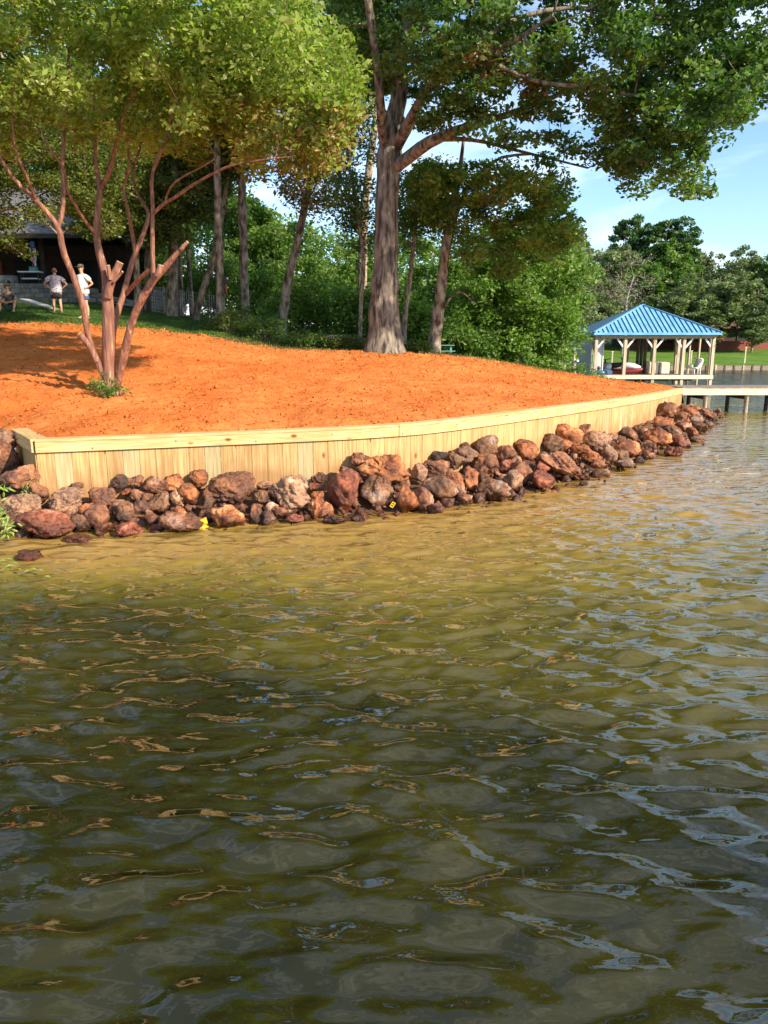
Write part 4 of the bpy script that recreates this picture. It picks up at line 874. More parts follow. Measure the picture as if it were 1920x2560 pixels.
wood_tree('green tree seen between the slim trunk and the forked tree', 1065, 45, 610, 170, M['leaf_bright'], 56, n=120, per=110, group=G1, low=.05)
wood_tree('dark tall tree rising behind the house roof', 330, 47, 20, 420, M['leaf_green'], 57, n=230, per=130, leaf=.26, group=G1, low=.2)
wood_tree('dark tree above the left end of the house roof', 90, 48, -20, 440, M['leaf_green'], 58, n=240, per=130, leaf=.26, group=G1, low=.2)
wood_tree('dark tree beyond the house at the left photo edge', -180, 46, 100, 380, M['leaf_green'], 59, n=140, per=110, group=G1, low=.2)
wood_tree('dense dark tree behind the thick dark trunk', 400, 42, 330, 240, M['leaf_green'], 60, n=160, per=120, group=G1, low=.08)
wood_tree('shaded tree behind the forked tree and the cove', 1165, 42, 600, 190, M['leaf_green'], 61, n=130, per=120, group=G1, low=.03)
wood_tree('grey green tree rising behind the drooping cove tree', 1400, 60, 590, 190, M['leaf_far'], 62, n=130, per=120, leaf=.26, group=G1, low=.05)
wood_tree('tall dark tree high behind the left limbs of the oak', 905, 38, -150, 360, M['leaf_green'], 63, n=150, per=100, group=G1, low=.5)
# understory
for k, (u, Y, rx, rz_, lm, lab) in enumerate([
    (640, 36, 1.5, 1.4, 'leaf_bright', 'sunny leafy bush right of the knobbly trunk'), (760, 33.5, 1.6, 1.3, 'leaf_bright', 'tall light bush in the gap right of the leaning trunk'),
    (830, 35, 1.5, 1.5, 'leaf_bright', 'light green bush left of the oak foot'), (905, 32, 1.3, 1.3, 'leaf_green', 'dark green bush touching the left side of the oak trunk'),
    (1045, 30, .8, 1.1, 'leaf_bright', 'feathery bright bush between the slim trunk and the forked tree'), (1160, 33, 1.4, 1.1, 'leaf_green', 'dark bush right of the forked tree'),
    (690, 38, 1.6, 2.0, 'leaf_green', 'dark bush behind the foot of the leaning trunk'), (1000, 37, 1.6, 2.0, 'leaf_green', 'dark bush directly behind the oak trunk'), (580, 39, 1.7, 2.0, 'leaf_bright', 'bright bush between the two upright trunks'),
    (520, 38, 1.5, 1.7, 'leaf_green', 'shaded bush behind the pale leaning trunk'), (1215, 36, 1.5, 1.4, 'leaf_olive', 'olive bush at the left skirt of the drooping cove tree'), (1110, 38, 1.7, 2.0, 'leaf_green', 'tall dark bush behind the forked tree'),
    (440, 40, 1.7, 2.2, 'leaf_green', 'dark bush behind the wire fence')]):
    x = (u-960)/1895*Y; shrub('bush', lab, 'bush', (x, Y, gz(x, Y)-.1), (rx, rx*.8, rz_), 60, 75, .17, M[lm], 70+k, crad=.5, group='bushes under the woodland trees', stems=5)
for k, (u, Y, rx, rz_, lm, lab) in enumerate([
    (580, 27.0, 1.0, .42, 'leaf_olive', 'heap of cut leafy brush at the right end of the lawn'), (665, 26.4, 1.0, .42, 'leaf_green', 'dark leafy brush heap before the leaning trunk'),
    (760, 25.4, .9, .28, 'leaf_green', 'low dark green plants on the soil edge left of the oak'), (865, 25.0, .8, .2, 'leaf_olive', 'low yellowish ground plants just left of the oak roots'),
    (1040, 24.8, .55, .14, 'leaf_olive', 'thin ground plants between the oak roots and the forked tree'), (615, 29.5, 1.2, .5, 'leaf_green', 'brushy undergrowth at the foot of the knobbly trunk'), (1455, 33.5, .8, .55, 'leaf_bright', 'small bright shrub at the boathouse corner'),
    (1500, 37.0, .8, .45, 'leaf_bright', 'low shrub in front of the boathouse deck edge')]):
    x = (u-960)/1895*Y; shrub('ground_plant', lab, 'ground plant', (x, Y, gz(x, Y)), (rx, rx*.6, rz_), 70, 40, .075, M[lm], 90+k, crad=.2, group='low plants along the soil edge', stems=10)
# --- far shore trees
protos = []
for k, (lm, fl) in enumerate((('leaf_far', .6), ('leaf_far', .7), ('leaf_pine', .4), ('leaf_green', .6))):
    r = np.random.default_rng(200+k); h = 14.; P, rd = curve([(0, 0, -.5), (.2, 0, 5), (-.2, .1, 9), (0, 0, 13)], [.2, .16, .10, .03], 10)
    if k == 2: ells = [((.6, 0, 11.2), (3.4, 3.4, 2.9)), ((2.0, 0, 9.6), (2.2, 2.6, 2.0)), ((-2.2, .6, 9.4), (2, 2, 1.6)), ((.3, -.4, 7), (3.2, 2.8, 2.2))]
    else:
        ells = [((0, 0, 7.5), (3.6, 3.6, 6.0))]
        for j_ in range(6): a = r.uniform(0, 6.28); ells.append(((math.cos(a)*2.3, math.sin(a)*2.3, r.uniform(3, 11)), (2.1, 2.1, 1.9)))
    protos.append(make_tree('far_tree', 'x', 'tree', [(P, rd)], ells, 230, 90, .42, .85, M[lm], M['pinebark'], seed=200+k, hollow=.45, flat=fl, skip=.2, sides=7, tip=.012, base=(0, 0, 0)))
used = set()
FAR = [(1425, 100, 600, 130, 0, 'grey green tree at the left end of the far shore'), (1500, 104, 610, 150, 1, 'rounded tree behind the left slope of the blue roof'), (1600, 106, 655, 150, 3, 'dark tree just behind the blue roof peak'),
       (1548, 118, 566, 120, 2, 'flat topped pine left of the tallest pine crown'), (1645, 115, 570, 165, 2, 'tallest broad pine crown above the blue roof'), (1660, 112, 600, 150, 3, 'dark full tree under the broad pine crown'),
       (1742, 116, 622, 85, 1, 'narrow pointed tree right of the broad pine'), (1822, 114, 624, 160, 0, 'big domed tree above the right end of the far shore'), (1915, 112, 632, 110, 3, 'dark tree cut by the right photo edge'),
       (1700, 100, 690, 150, 0, 'lower olive tree before the red brown house'), (1785, 101, 690, 170, 1, 'wide drooping tree covering the house front'), (1880, 100, 710, 130, 0, 'drooping tree over the right end of the house'),
       (1480, 96, 700, 130, 0, 'low tree behind the left boathouse wall'), (1560, 112, 640, 120, 0, 'pale tree behind the bare branches'), (1400, 110, 640, 160, 3, 'dark tree behind the drooping cove tree'), (1975, 108, 660, 160, 1, 'tree just beyond the right photo edge'), (1860, 122, 650, 150, 3, 'dark filler tree between the domed tree and the edge tree')]
for (u, Y, tv, wpx, pi_, lab) in FAR:
    x = (u-960)/1895*Y; g = gz(x, Y); hh = (CAM[2]+(868-tv)/1895*Y-g)/13.7; ww = (wpx/1895*Y)/8.6
    r_ = protos[pi_]; lb = lab
    if pi_ in used: r_ = dup(protos[pi_], (x, Y, g), u*1.7, (ww, ww, hh), label=lb, group='trees along the far shore')
    else:
        r_.location = (x, Y, g); r_.scale = (ww, ww, hh); r_['label'] = lb; r_['group'] = 'trees along the far shore'; used.add(pi_)
for k, (x, y, s_, lab) in enumerate([(-16.5, 19, .8, 'leafy tree just beyond the left photo edge near the water'), (-22, 24, 1.0, 'tall leafy tree beyond the left photo edge beside the house lawn'), (-28, 18, 1.0, 'leafy tree well beyond the left photo edge on the shore'), (-36, 24, 1.1, 'farthest leafy tree beyond the left photo edge'), (-30, 32, 1.1, 'tall tree beyond the left end of the porch house')]):
    dup(protos[3], (x, y, gz(x, y)), k*1.9, (s_, s_, s_), label=lab, group='trees beyond the left photo edge')
# masses behind so that no bare horizon shows: one treeline object per mass
def treeline(name, label, pts, seed, lm, leaf=.6, n=170, per=60, hmin=8, hmax=12):
    r = np.random.default_rng(seed); C = []
    for k in range(n):
        t = r.random()*(len(pts)-1); i_ = int(t); f = t-i_; p = np.array(pts[i_])*(1-f)+np.array(pts[i_+1])*f; x, y = p[0]+r.normal(0, 1.5), p[1]+r.normal(0, 3); C.append((x, y, gz(x, y)+p[2]*r.random()**.6))
    C = np.array(C); V, F, t, _ = leaves_np(C, np.full(len(C), 2.2)*r.uniform(.8, 1.3, len(C)), per, leaf, r, .7)
    link(name, npmesh(name, V, F, [M[lm]], tint=t), kind='stuff', label=label, cat='trees')
treeline('treeline', 'unbroken woodland mass far behind the trunk row and the cove', [(-30, 62, 13), (-16, 64, 11), (-8, 66, 8.5), (2, 70, 9.5), (10, 74, 10), (18, 90, 10)], 301, 'leaf_green', n=420, per=80, leaf=.36)
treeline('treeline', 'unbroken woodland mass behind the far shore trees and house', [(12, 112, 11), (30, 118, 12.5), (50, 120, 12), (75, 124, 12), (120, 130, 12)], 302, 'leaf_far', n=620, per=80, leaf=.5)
treeline('treeline', 'dark woodland mass behind the house on the left', [(-60, 52, 14), (-40, 54, 14), (-26, 54, 13), (-16, 56, 11)], 303, 'leaf_green', n=360, per=80, leaf=.34)
# bare grey tree
r = np.random.default_rng(77); x = (1556-960)/1895*97; g = gz(x, 97.); b = np.array([x, 97., g])
P, rd = curve([b, b+[.3, 0, 3.5], b+[.1, 0, 6.5], b+[.8, 0, 9.5]], [.22, .2, .14, .05], 12); sds = [(P, rd)]
bt = thing('bare_tree', 'leafless pale grey tree with spreading branches behind the blue roof', 'tree', tuple(b))
C = sample([((b+[.2, 0, 8.4]), (4.6, 3, 4.4)), (b+[-1.2, 0, 7], (3.6, 2.5, 2.5))], 150, r, None, .3)
link('trunk', npmesh('trunk', np.array(tube_np(P, rd, 8)[0])-b, tube_np(P, rd, 8)[1], [M['deadbark']], smooth=True), bt)
bv, bf = connect(sds, C, r, tip=.03, skip=.35, rmax=.16); link('branches', npmesh('branches', bv-b, bf, [M['deadbark']], smooth=True), bt, kind='stuff')
V, F, t, _ = leaves_np(C, np.full(len(C), .8), 14, .22, r); _tw = link('twigs', npmesh('twigs', V-b, F, [leafmat('faded_twigs', (.16, .13, .10), (.22, .18, .14), (.28, .24, .18), .2)], tint=t), bt)
# grass
def blades(name, label, n, xr, yr, h, m_, seed, test):
    r = np.random.default_rng(seed); x = r.uniform(*xr, n); y = r.uniform(*yr, n); k = test(x, y); x, y = x[k], y[k]; z = terrain(x, y); m = len(x)
    a = r.uniform(0, 6.28, m); hh = h*r.uniform(.5, 1.3, m); w_ = h*.16; dx_, dy_ = np.cos(a)*w_, np.sin(a)*w_; lx, ly = r.normal(0, .35, m)*hh, r.normal(0, .35, m)*hh
    V = np.stack([np.stack([x-dx_, y-dy_, z-.02], 1), np.stack([x+dx_, y+dy_, z-.02], 1), np.stack([x+lx, y+ly, z+hh], 1)], 1).reshape(-1, 3)
    link(name, npmesh(name, V, np.arange(3*m).reshape(-1, 3), [m_], tint=np.clip(r.normal(.5, .25, m), 0, 1)), kind='stuff', label=label, cat='grass')
GL = leafmat('grass_blade', (.03, .08, .012), (.06, .13, .02), (.13, .20, .04), .3)
ycf = lambda x: np.interp(x, CREST[:, 0], CREST[:, 1])
blades('grass', 'short green lawn grass behind the orange soil on the left', 90000, (-22, -5), (25, 37), .07, GL, 5, lambda x, y: y > ycf(x)+.25*vnoise(x*2, y*2)+.1)
blades('grass_fringe', 'straggly grass and weeds along the upper edge of the orange soil', 16000, (-14, 11), (23, 30), .10, M['leaf_olive'], 6, lambda x, y: (y > ycf(x)+.4*vnoise(x*1.5, y*2)-.15) & (y < ycf(x)+1.6))
# dead leaves and clods scattered on the upper soil
r = np.random.default_rng(9); n = 2600; x = r.uniform(-14, 9, n); y = ycf(x)-np.abs(r.normal(0, .9, n)); z = terrain(x, y)+.04; C = np.stack([x, y, z], 1)
V, F, t, _ = leaves_np(C, np.full(n, .06), 1, .07, r); link('fallen_leaves', npmesh('fallen_leaves', V, F, [M['leaf_rust']], tint=t), kind='stuff', label='dry fallen leaves scattered along the upper soil edge', cat='leaves')
#PART3
# ------------------------------------------------------------------ boathouse
def P3(u, v, Y): return Vector(at(u, v, Y))
bx0, bx1, by0, by1 = 12.36, 19.87, 44.75, 50.9; ze = 3.22; ap = Vector(((bx0+bx1)/2, (by0+by1)/2, 4.95)); dz = .77
bh = thing('boathouse', 'open boathouse on piles with blue metal pyramid roof beside the cove', 'boathouse', (12.8, 45, 0)); B0 = Vector((12.8, 45, 0))
def rel(p): return Vector(p)-B0
def face_panels(c0, c1, n, ribs=True):
    c0 = Vector(c0); c1 = Vector(c1); e = (c1-c0); mid = (c0+c1)/2; slope = ap-mid
    nrm = e.cross(slope).normalized(); nrm = nrm if nrm.z > 0 else -nrm
    f = lambda t: 1-abs(2*t-1)
    for k in range(n):
        a, b = k/n, (k+1)/n; g = .004/e.length
        P = [c0+e*(a+g), c0+e*(b-g), c0+e*(b-g)+slope*f(b-g), c0+e*(a+g)+slope*f(a+g)]
        m = MB(); V = [rel(p)+nrm*.02 for p in P]+[rel(p)-nrm*.012 for p in P]; m.add(V, [(0, 1, 2, 3), (7, 6, 5, 4), (0, 4, 5, 1), (1, 5, 6, 2), (2, 6, 7, 3), (3, 7, 4, 0)])
        m.build('roof_panel', M['bluemetal'], bh)
        if ribs and k: q = c0+e*a; m = MB(); m.beam(rel(q)+nrm*.045, rel(q+slope*f(a)*.985)+nrm*.045, .026, .05, up=nrm); m.build('roof_rib', M['blueshade'], bh)
face_panels((bx0, by0, ze), (bx1, by0, ze), 26); face_panels((bx0, by1, ze), (bx0, by0, ze), 20); face_panels((bx1, by0, ze), (bx1, by1, ze), 20, False); face_panels((bx1, by1, ze), (bx0, by1, ze), 26, False)
for c in ((bx0, by0), (bx1, by0), (bx0, by1), (bx1, by1)):
    m = MB(); m.beam(rel((c[0], c[1], ze+.05)), rel(ap+Vector((0, 0, .05))), .18, .05); m.build('hip_cap', M['bluemetal'], bh)
for a, b in (((bx0, by0), (bx1, by0)), ((bx0, by1), (bx0, by0)), ((bx1, by0), (bx1, by1))):
    m = MB(); m.beam(rel((*a, ze-.05)), rel((*b, ze-.05)), .05, .13); m.build('eave_trim', M['bluemetal'], bh)
fy = 45.15; px_ = [12.63+k*(19.6-12.63)/4 for k in range(5)]
m = MB(); m.beam(rel((bx0+.15, fy, ze-.22)), rel((bx1-.15, fy, ze-.22)), .09, .17); m.build('beam', M['post'], bh)
for yy in (50.4,): m = MB(); m.beam(rel((bx0+.15, yy, ze-.22)), rel((bx1-.15, yy, ze-.22)), .09, .17); m.build('beam', M['post'], bh)
for x in (px_[0], px_[-1]): m = MB(); m.beam(rel((x, fy+.06, ze-.23)), rel((x, 50.3, ze-.23)), .09, .16); m.build('beam', M['post'], bh)
for k, x in enumerate(px_):
    m = MB(); m.box(rel((x, fy, (ze-.31-.8)/2)), (.17, .17, ze-.31+.8)); m.build('post', M['post'], bh)
    m = MB(); m.box(rel((x, 50.4, (ze-.31-.8)/2)), (.17, .17, ze-.31+.8)); m.build('post', M['post'], bh)
    for s in (-1, 1):
        if (k == 0 and s < 0) or (k == 4 and s > 0): continue
        m = MB(); m.beam(rel((x+s*.09, fy, ze-.85)), rel((x+s*.50, fy, ze-.33)), .05, .10); m.build('brace', M['white'], bh)
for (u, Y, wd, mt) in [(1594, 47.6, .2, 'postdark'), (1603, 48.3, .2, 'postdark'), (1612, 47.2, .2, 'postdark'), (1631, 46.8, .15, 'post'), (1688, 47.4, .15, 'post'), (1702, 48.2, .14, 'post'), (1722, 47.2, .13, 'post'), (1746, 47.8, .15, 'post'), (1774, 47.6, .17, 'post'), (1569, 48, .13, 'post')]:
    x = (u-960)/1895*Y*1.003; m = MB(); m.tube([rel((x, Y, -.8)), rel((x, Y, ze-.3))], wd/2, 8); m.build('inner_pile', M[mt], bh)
m = MB(); m.beam(rel((bx0+.1, 45.0, dz-.12)), rel((19.7, 45.0, dz-.12)), .05, .22); m.build('rim_board', M['palewood'], bh)
nb = 50
for k in range(nb):
    x = bx0+.2+(19.65-bx0-.2)*(k+.5)/nb; m = MB(); m.box(rel((x, 45.95, dz-.01)), ((19.65-bx0)/nb-.012, 1.8, .035)); m.build('deck_board', M['oldwood'], bh)
for k, x in enumerate(px_[:-1]):
    m = MB(); m.beam(rel((x, 46.8, .45)), rel((x+1.6, 46.8, .45)), .12, .18); m.build('lift_beam', M['postdark'], bh)
for k in range(5):
    m = MB(); y0 = 45.5+k*.98; zz = .25
    V = []; 
    for j_ in range(9):
        yy = y0+.97*j_/8; dx_ = .02*(j_ % 2); V += [rel((bx0+.12+dx_, yy, .35)), rel((bx0+.12+dx_, yy, ze-.4))]
    m.add(V, [(2*i_, 2*i_+1, 2*i_+3, 2*i_+2) for i_ in range(8)]); o = m.build('wall_panel', M['greypanel'], bh); md = o.modifiers.new('thick', 'SOLIDIFY'); md.thickness = .02
m = MB(); m.box(rel((12.98, 45.9, 1.95)), (.56, .05, 2.3)); m.build('partition', M['greypanel'], bh)
m = MB(); m.box(rel((13.28, 45.86, 1.95)), (.05, .07, 2.3)); m.build('partition_trim', M['white'], bh)
# things in the boathouse
def loft(name, secs, mt, parent, n=12, loc=None):
    """secs: (x, y, z, half width, half height, power)"""
    V = []; F = []
    for (x, y, z, hw, hh) in secs:
        for k in range(n):
            a = 2*math.pi*k/n; c, s_ = math.cos(a), math.sin(a); V.append((x, y+hw*math.copysign(abs(c)**.75, c), z+hh*math.copysign(abs(s_)**.75, s_)))
    for i_ in range(len(secs)-1):
        for k in range(n): F.append((i_*n+k, i_*n+(k+1) % n, (i_+1)*n+(k+1) % n, (i_+1)*n+k))
    F += [tuple(range(n-1, -1, -1)), tuple(range((len(secs)-1)*n, len(secs)*n))]
    return MB().add(V, F).build(name, mt, parent, smooth=True, loc=loc)
def jetski(loc, rz, label, hull, top, hood):
    t = thing('jet_ski', label, 'jet ski', loc, rz, 'jet skis on the boathouse lift')
    loft('hull', [(-1.4, 0, .18, .4, .12), (-.9, 0, .14, .52, .2), (0, 0, .14, .54, .22), (.8, 0, .2, .44, .2), (1.3, 0, .3, .2, .14), (1.5, 0, .38, .04, .05)], M[hull], t)
    loft('hood', [(.1, 0, .45, .3, .16), (.45, 0, .55, .36, .22), (.85, 0, .5, .32, .18), (1.25, 0, .42, .14, .08)], M[hood], t)
    loft('seat', [(-1.25, 0, .42, .16, .12), (-.8, 0, .52, .19, .16), (-.2, 0, .55, .18, .17), (.15, 0, .62, .12, .12)], M[top], t)
    m = MB(); m.tube([(.2, 0, .6), (.12, 0, .92)], .05, 8); m.tube([(.05, -.36, 1.0), (.12, -.1, .94), (.12, .1, .94), (.05, .36, 1.0)], .025, 6); m.build('handlebar', M['dark'], t, smooth=True)
    return t
jetski((13.7, 46.9, .72), R(55), 'blue and white jet ski parked next to the grey partition', 'blueplastic', 'dark', 'white')
jetski((14.7, 47.0, .75), R(-22), 'dark red jet ski with grey white hood left of the boat lift piles', 'redhull', 'dark', 'white')
t = thing('boat_seat', 'cream canvas covered bench seat in the middle of the boathouse deck', 'bench', (16.85, 46.3, dz+.01), 0)
for dx_ in (-.36, .32): m = MB(); m.box((dx_, 0, .36), (.6, .5, .72)); o = m.build('cushion', M['cream'], t); o.modifiers.new('b', 'BEVEL').width = .06; 
m = MB(); m.box((0, .3, .4), (1.3, .08, .78)); m.build('backboard', M['post'], t)
t = thing('plastic_chair', 'white curved plastic chair at the right end of the boathouse deck', 'chair', (18.95, 46.1, dz+.01), R(20))
V = []; prof = [(-.42, 0, .55), (-.35, 0, .38), (0, 0, .33), (.28, 0, .42), (.42, 0, .75), (.40, 0, .92), (.2, 0, .98)]
m = MB(); 
for x, _, z in prof: m.V += [(x, -.3, z), (x, .3, z)]
m.F = [(2*k, 2*k+1, 2*k+3, 2*k+2) for k in range(len(prof)-1)]; m.n = len(m.V); o = m.build('seat_shell', M['white'], t, smooth=True); o.modifiers.new('s', 'SOLIDIFY').thickness = .05
for sx in (-.3, .3):
    for sy in (-.24, .24): m = MB(); m.tube([(sx, sy, 0), (sx*.9, sy, .4)], .03, 6); m.build('leg', M['white'], t)
q = P3(1435, 940, 43); gq = gz(q.x, q.y); t = thing('lamp_post', 'short pale timber post with small white lamp left of the boathouse', 'lamp post', (q.x, q.y, min(gq, .6)-.1))
hgt = P3(1436, 880, 43).z-(min(gq, .6)-.1); m = MB(); m.box((0, 0, hgt/2), (.15, .15, hgt)); m.build('post', M['post'], t)
m = MB(); m.lathe([(.03, -.05), (.11, 0), (.09, .08), (.03, .1)], (.1, -.12, hgt-.52), 10); m.build('lamp', M['white'], t, smooth=True)
# ------------------------------------------------------------------ dock running right from the wall end
dk = WS[-1]; dky = dk[1]; dzt = dk[2]; dx0 = dk[0]+.03
dock = thing('dock', 'low timber dock with pale edge board running right from the plank wall end', 'dock', (dx0, dky, 0)); D0 = Vector((dx0, dky, 0)); dl = 11
for k in range(4): m = MB(); m.box(Vector((k*2.75+1.37, -.02, dzt-.14)), (2.74, .045, .235)); m.build('edge_board', M['palewood'], dock)
for k in range(int(dl/.145)): m = MB(); m.box((k*.145+.07, .93, dzt-.002), (.135, 1.92, .035)); m.build('deck_board', M['oldwood'], dock)
for k in range(2): m = MB(); m.box((k*5.5+2.75, 1.8, dzt-.14), (5.49, .045, .235)); m.build('edge_board', M['oldwood'], dock)
for k in range(7):
    x = P3(1766, 1000, dky).x-dx0+k*1.55
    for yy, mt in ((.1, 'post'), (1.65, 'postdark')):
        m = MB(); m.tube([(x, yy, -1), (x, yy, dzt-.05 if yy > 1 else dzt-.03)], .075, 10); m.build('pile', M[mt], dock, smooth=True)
    m = MB(); m.box((x, .88, dzt-.34), (.06, 1.4, .19)); m.build('cross_beam', M['postdark'], dock)
# ------------------------------------------------------------------ far shore: bulkhead, posts, house
t = thing('far_bulkhead', 'low dark timber bulkhead edging the lawn across the water', 'bulkhead', (17.7, 81, 0))
xk = 0
while xk < 34:
    y_ = .6*(xk/42.3); m = MB(); m.box((xk+.5, y_-.08, .1), (.98, .06, .72)); m.build('board', M['oldwood'], t)
    m = MB(); m.box((xk, y_-.15, .15), (.16, .1, .80)); m.build('post', M['post' if int(xk) % 3 == 0 else 'postdark'], t); xk += 1.0
m = MB(); m.beam((0, -.05, .49), (34, .6*34/42.3-.05, .49), .22, .05); m.build('cap', M['oldwood'], t)
for (u, Y, v0, lab) in [(1865, 84, 869, 'lone pale post on the far lawn near the right edge'), (1730, 84, 878, 'thin post on the far lawn seen through the boathouse'), (1532, 84, 880, 'thin post on the far lawn seen behind the jet skis')]:
    x = (u-960)/1895*Y; g = gz(x, Y); h = P3(u, v0, Y).z-g; t = thing('lawn_post', lab, 'post', (x, Y, g), group='posts on the far lawn'); m = MB(); m.box((0, 0, h/2), (.13, .13, h)); m.build('shaft', M['post'], t); m = MB(); m.box((0, 0, h+.03), (.2, .2, .06)); m.build('cap', M['white'], t)
hx0, hx1, hy = 34.5, 55.5, 107.0; g = gz(45, 105)
fh = thing('brown_house', 'low red brown brick house under the trees across the lake', 'house', (hx0, hy, g))
def hb(nm, c, d, mt, par=None): m = MB(); m.box(c, d); return m.build(nm, M[mt], par or fh)
hb('wall', (10.5, 4, 1.5), (21, 8, 3.0), 'brownwall'); hb('brick_plinth', (10.5, -.06, .5), (20.9, .1, 1.0), 'brick')
for k, x in enumerate((2.5, 6, 9.5, 16, 19)):
    wn = hb('window', (x, -.1, 1.9), (1.7, .08, 1.2), 'brownroof'); hb('pane', (x, -.15, 1.9), (1.45, .05, 1.0), 'glass', wn)
hb('door', (12.8, -.1, 1.15), (1.0, .08, 2.2), 'brick')
m = MB(); m.add([(-.8, -1.2, 2.9), (21.8, -1.2, 2.9), (18, 4, 5.4), (3, 4, 5.4), (-.8, 9, 2.9), (21.8, 9, 2.9)], [(0, 1, 2, 3), (0, 3, 4), (1, 5, 2), (4, 3, 2, 5), (0, 4, 5, 1)]); m.build('roof', M['brownroof'], fh)
hb('chimney', (8, 4.5, 5.8), (1, .8, 1.4), 'brick')
x = (1755-960)/1850*104; t = thing('brick_garden_wall', 'low dark red brick wall before the house across the lake', 'wall', (x, 104, gz(x, 104)))
for k in range(10):
    m = MB(); m.box((-4.5+k*1.0, 0, .6), (.985, .3, 1.3)); m.build('wall_section', M['brick'], t)
# ------------------------------------------------------------------ house on the left
Hx = -12.1; g = gz(-15, 35)
hs = thing('porch_house', 'dark brown house with shaded porch and grey hipped roof behind the people', 'house', (Hx, 35, g)); H0 = Vector((Hx, 35, g))
def hp(nm, c, d, mt, par=None): m = MB(); m.box(Vector(c)-H0, d); return m.build(nm, M[mt], par or hs)
ez = 7.3
hp('wall', (-19.5, 41.5, (g+ez)/2), (14, 6, ez-g), 'brownwall')
hp('porch_floor', (-19, 36.9, g+.12), (13.2, 3.2, .3), 'concrete')
for x in (-13.0, -15.6, -18.2, -20.8, -23.4): hp('porch_post', (x, 35.5, (g+ez)/2+.1), (.16, .16, ez-g-.2), 'brownwall')
for x in (-14.6, -17.6, -21): wn = hp('window', (x, 38.44, g+1.65), (1.5, .1, 1.3), 'brownwall'); hp('pane', (x, 38.37, g+1.65), (1.3, .06, 1.1), 'glass', wn)
dn = hp('door', (-19.4, 38.44, g+1.15), (.95, .1, 2.1), 'brick'); hp('handle', (-19.05, 38.36, g+1.1), (.05, .06, .14), 'steel', dn)
rc = [(Hx, 34.8, ez), (-27, 34.8, ez), (-17.3, 41, 10.45), (-23, 41, 10.45), (Hx, 47.2, ez), (-27, 47.2, ez)]
for nm, f in (('roof_slope', (0, 2, 3, 1)), ('roof_slope', (0, 4, 2)), ('roof_slope', (4, 5, 3, 2)), ('roof_slope', (1, 3, 5))):
    m = MB(); m.add([Vector(rc[k])-H0 for k in f], [tuple(range(len(f)))]); o = m.build(nm, M['shingle'], hs); md = o.modifiers.new('s', 'SOLIDIFY'); md.thickness = .08; md.offset = 0
m = MB(); m.beam(Vector((Hx, 34.75, ez-.08))-H0, Vector((-27, 34.75, ez-.08))-H0, .04, .18); m.build('eave_board', M['brownwall'], hs)
m = MB(); m.beam(Vector((Hx, 34.8, ez+.08))-H0, Vector((-17.3, 41, 10.53))-H0, .16, .05); m.build('hip_trim', M['greypanel'], hs)
# block retaining wall in front of the porch
t0 = at(60, 755, 33.4); bw = thing('block_wall', 'low grey block wall in front of the porch behind the seated person', 'wall', (-14, 33.4, 4.3)); W0 = Vector((-14, 33.4, 4.3))
for r_ in range(4):
    for k in range(24):
        x = -19.6+k*.41+(.2 if r_ % 2 else 0); 
        if x > -13.3-.75*max(0, r_-1)+.0: 
            if x > -11.0-r_*.65: continue
        m = MB(); m.box(Vector((x, 33.4+random.uniform(-.01, .01), 4.38+r_*.2))-W0, (.395, .3, .19)); o = m.build('block', M['stone'], bw)
        md = o.modifiers.new('b', 'BEVEL'); md.width = .012
a, b = at(60, 751, 32.2), at(145, 773, 30.2); t = thing('concrete_kerb', 'sloping pale concrete kerb in the lawn left of the woman', 'kerb', tuple(a)); m = MB(); m.beam((0, 0, -.05), Vector(b-a)+Vector((0, 0, -.12)), .4, .24); m.build('kerb_slab', M['concrete'], t)
# porch clutter
q = at(77, 690, 34.6); t = thing('shelf_table', 'dark table with two pale edged shelves on the porch', 'table', (q[0], q[1], g+.27)); w_ = 1.05
zt = at(77, 680, 34.6)[2]-g-.27; z2 = at(77, 697, 34.6)[2]-g-.27
for z_, ww in ((zt, 1.0), (z2, .7)): m = MB(); m.box((0, 0, z_), (ww, .35, .05)); m.build('shelf', M['white'], t)
for sx in (-.42, .42):
    for sy in (-.14, .14): m = MB(); m.tube([(sx, sy, 0), (sx*.92, sy, zt-.03)], .022, 6); m.build('leg', M['dark'], t)
q = at(84, 675, 34.6); m = MB(); t = thing('storage_box', 'small teal box standing on the pale edged shelf table', 'box', (q[0], q[1], g+.27+zt+.025)); m.box((0, 0, .08), (.3, .22, .16)); m.build('box_body', M['teal'], t); m = MB(); m.box((0, 0, .175), (.32, .24, .03)); m.build('lid', M['teal'], t)
q = at(22, 706, 34.4); t = thing('grill_cabinet', 'grey cabinet with two dark round dials left of the shelf table', 'cabinet', (q[0], q[1], g+.27)); m = MB(); m.box((0, 0, .42), (.62, .5, .84)); o = m.build('cabinet_body', M['stone'], t)
for dx_, z_ in ((.12, .55), (.12, .25)): m = MB(); m.tube([(dx_, -.25, z_), (dx_, -.28, z_)], .08, 12); m.build('dial', M['dark'], t)
q = at(80, 604, 34.55); t = thing('windsock', 'red white and blue streamer windsock hanging from the porch eave', 'windsock', tuple(q)); m = MB(); m.lathe([(.1, -.28), (.1, 0)], n=12); m.build('hoop_sleeve', M['bluecloth'], t)
m = MB(); m.tube([(0, 0, 0), (0, 0, .25)], .008, 5); m.build('string', M['dark'], t)
for k in range(7):
    a_ = k*.9; x, y = .09*math.cos(a_), .09*math.sin(a_); Ls = random.uniform(.5, .8); m = MB(); V = []
    for j_ in range(6): zz = -.28-Ls*j_/5; V += [(x-.02+.03*math.sin(j_+k), y, zz), (x+.02+.03*math.sin(j_+k), y+.005, zz)]
    m.add(V, [(2*i_, 2*i_+1, 2*i_+3, 2*i_+2) for i_ in range(5)]); m.build('streamer', M['red' if k % 2 else 'white'], t)
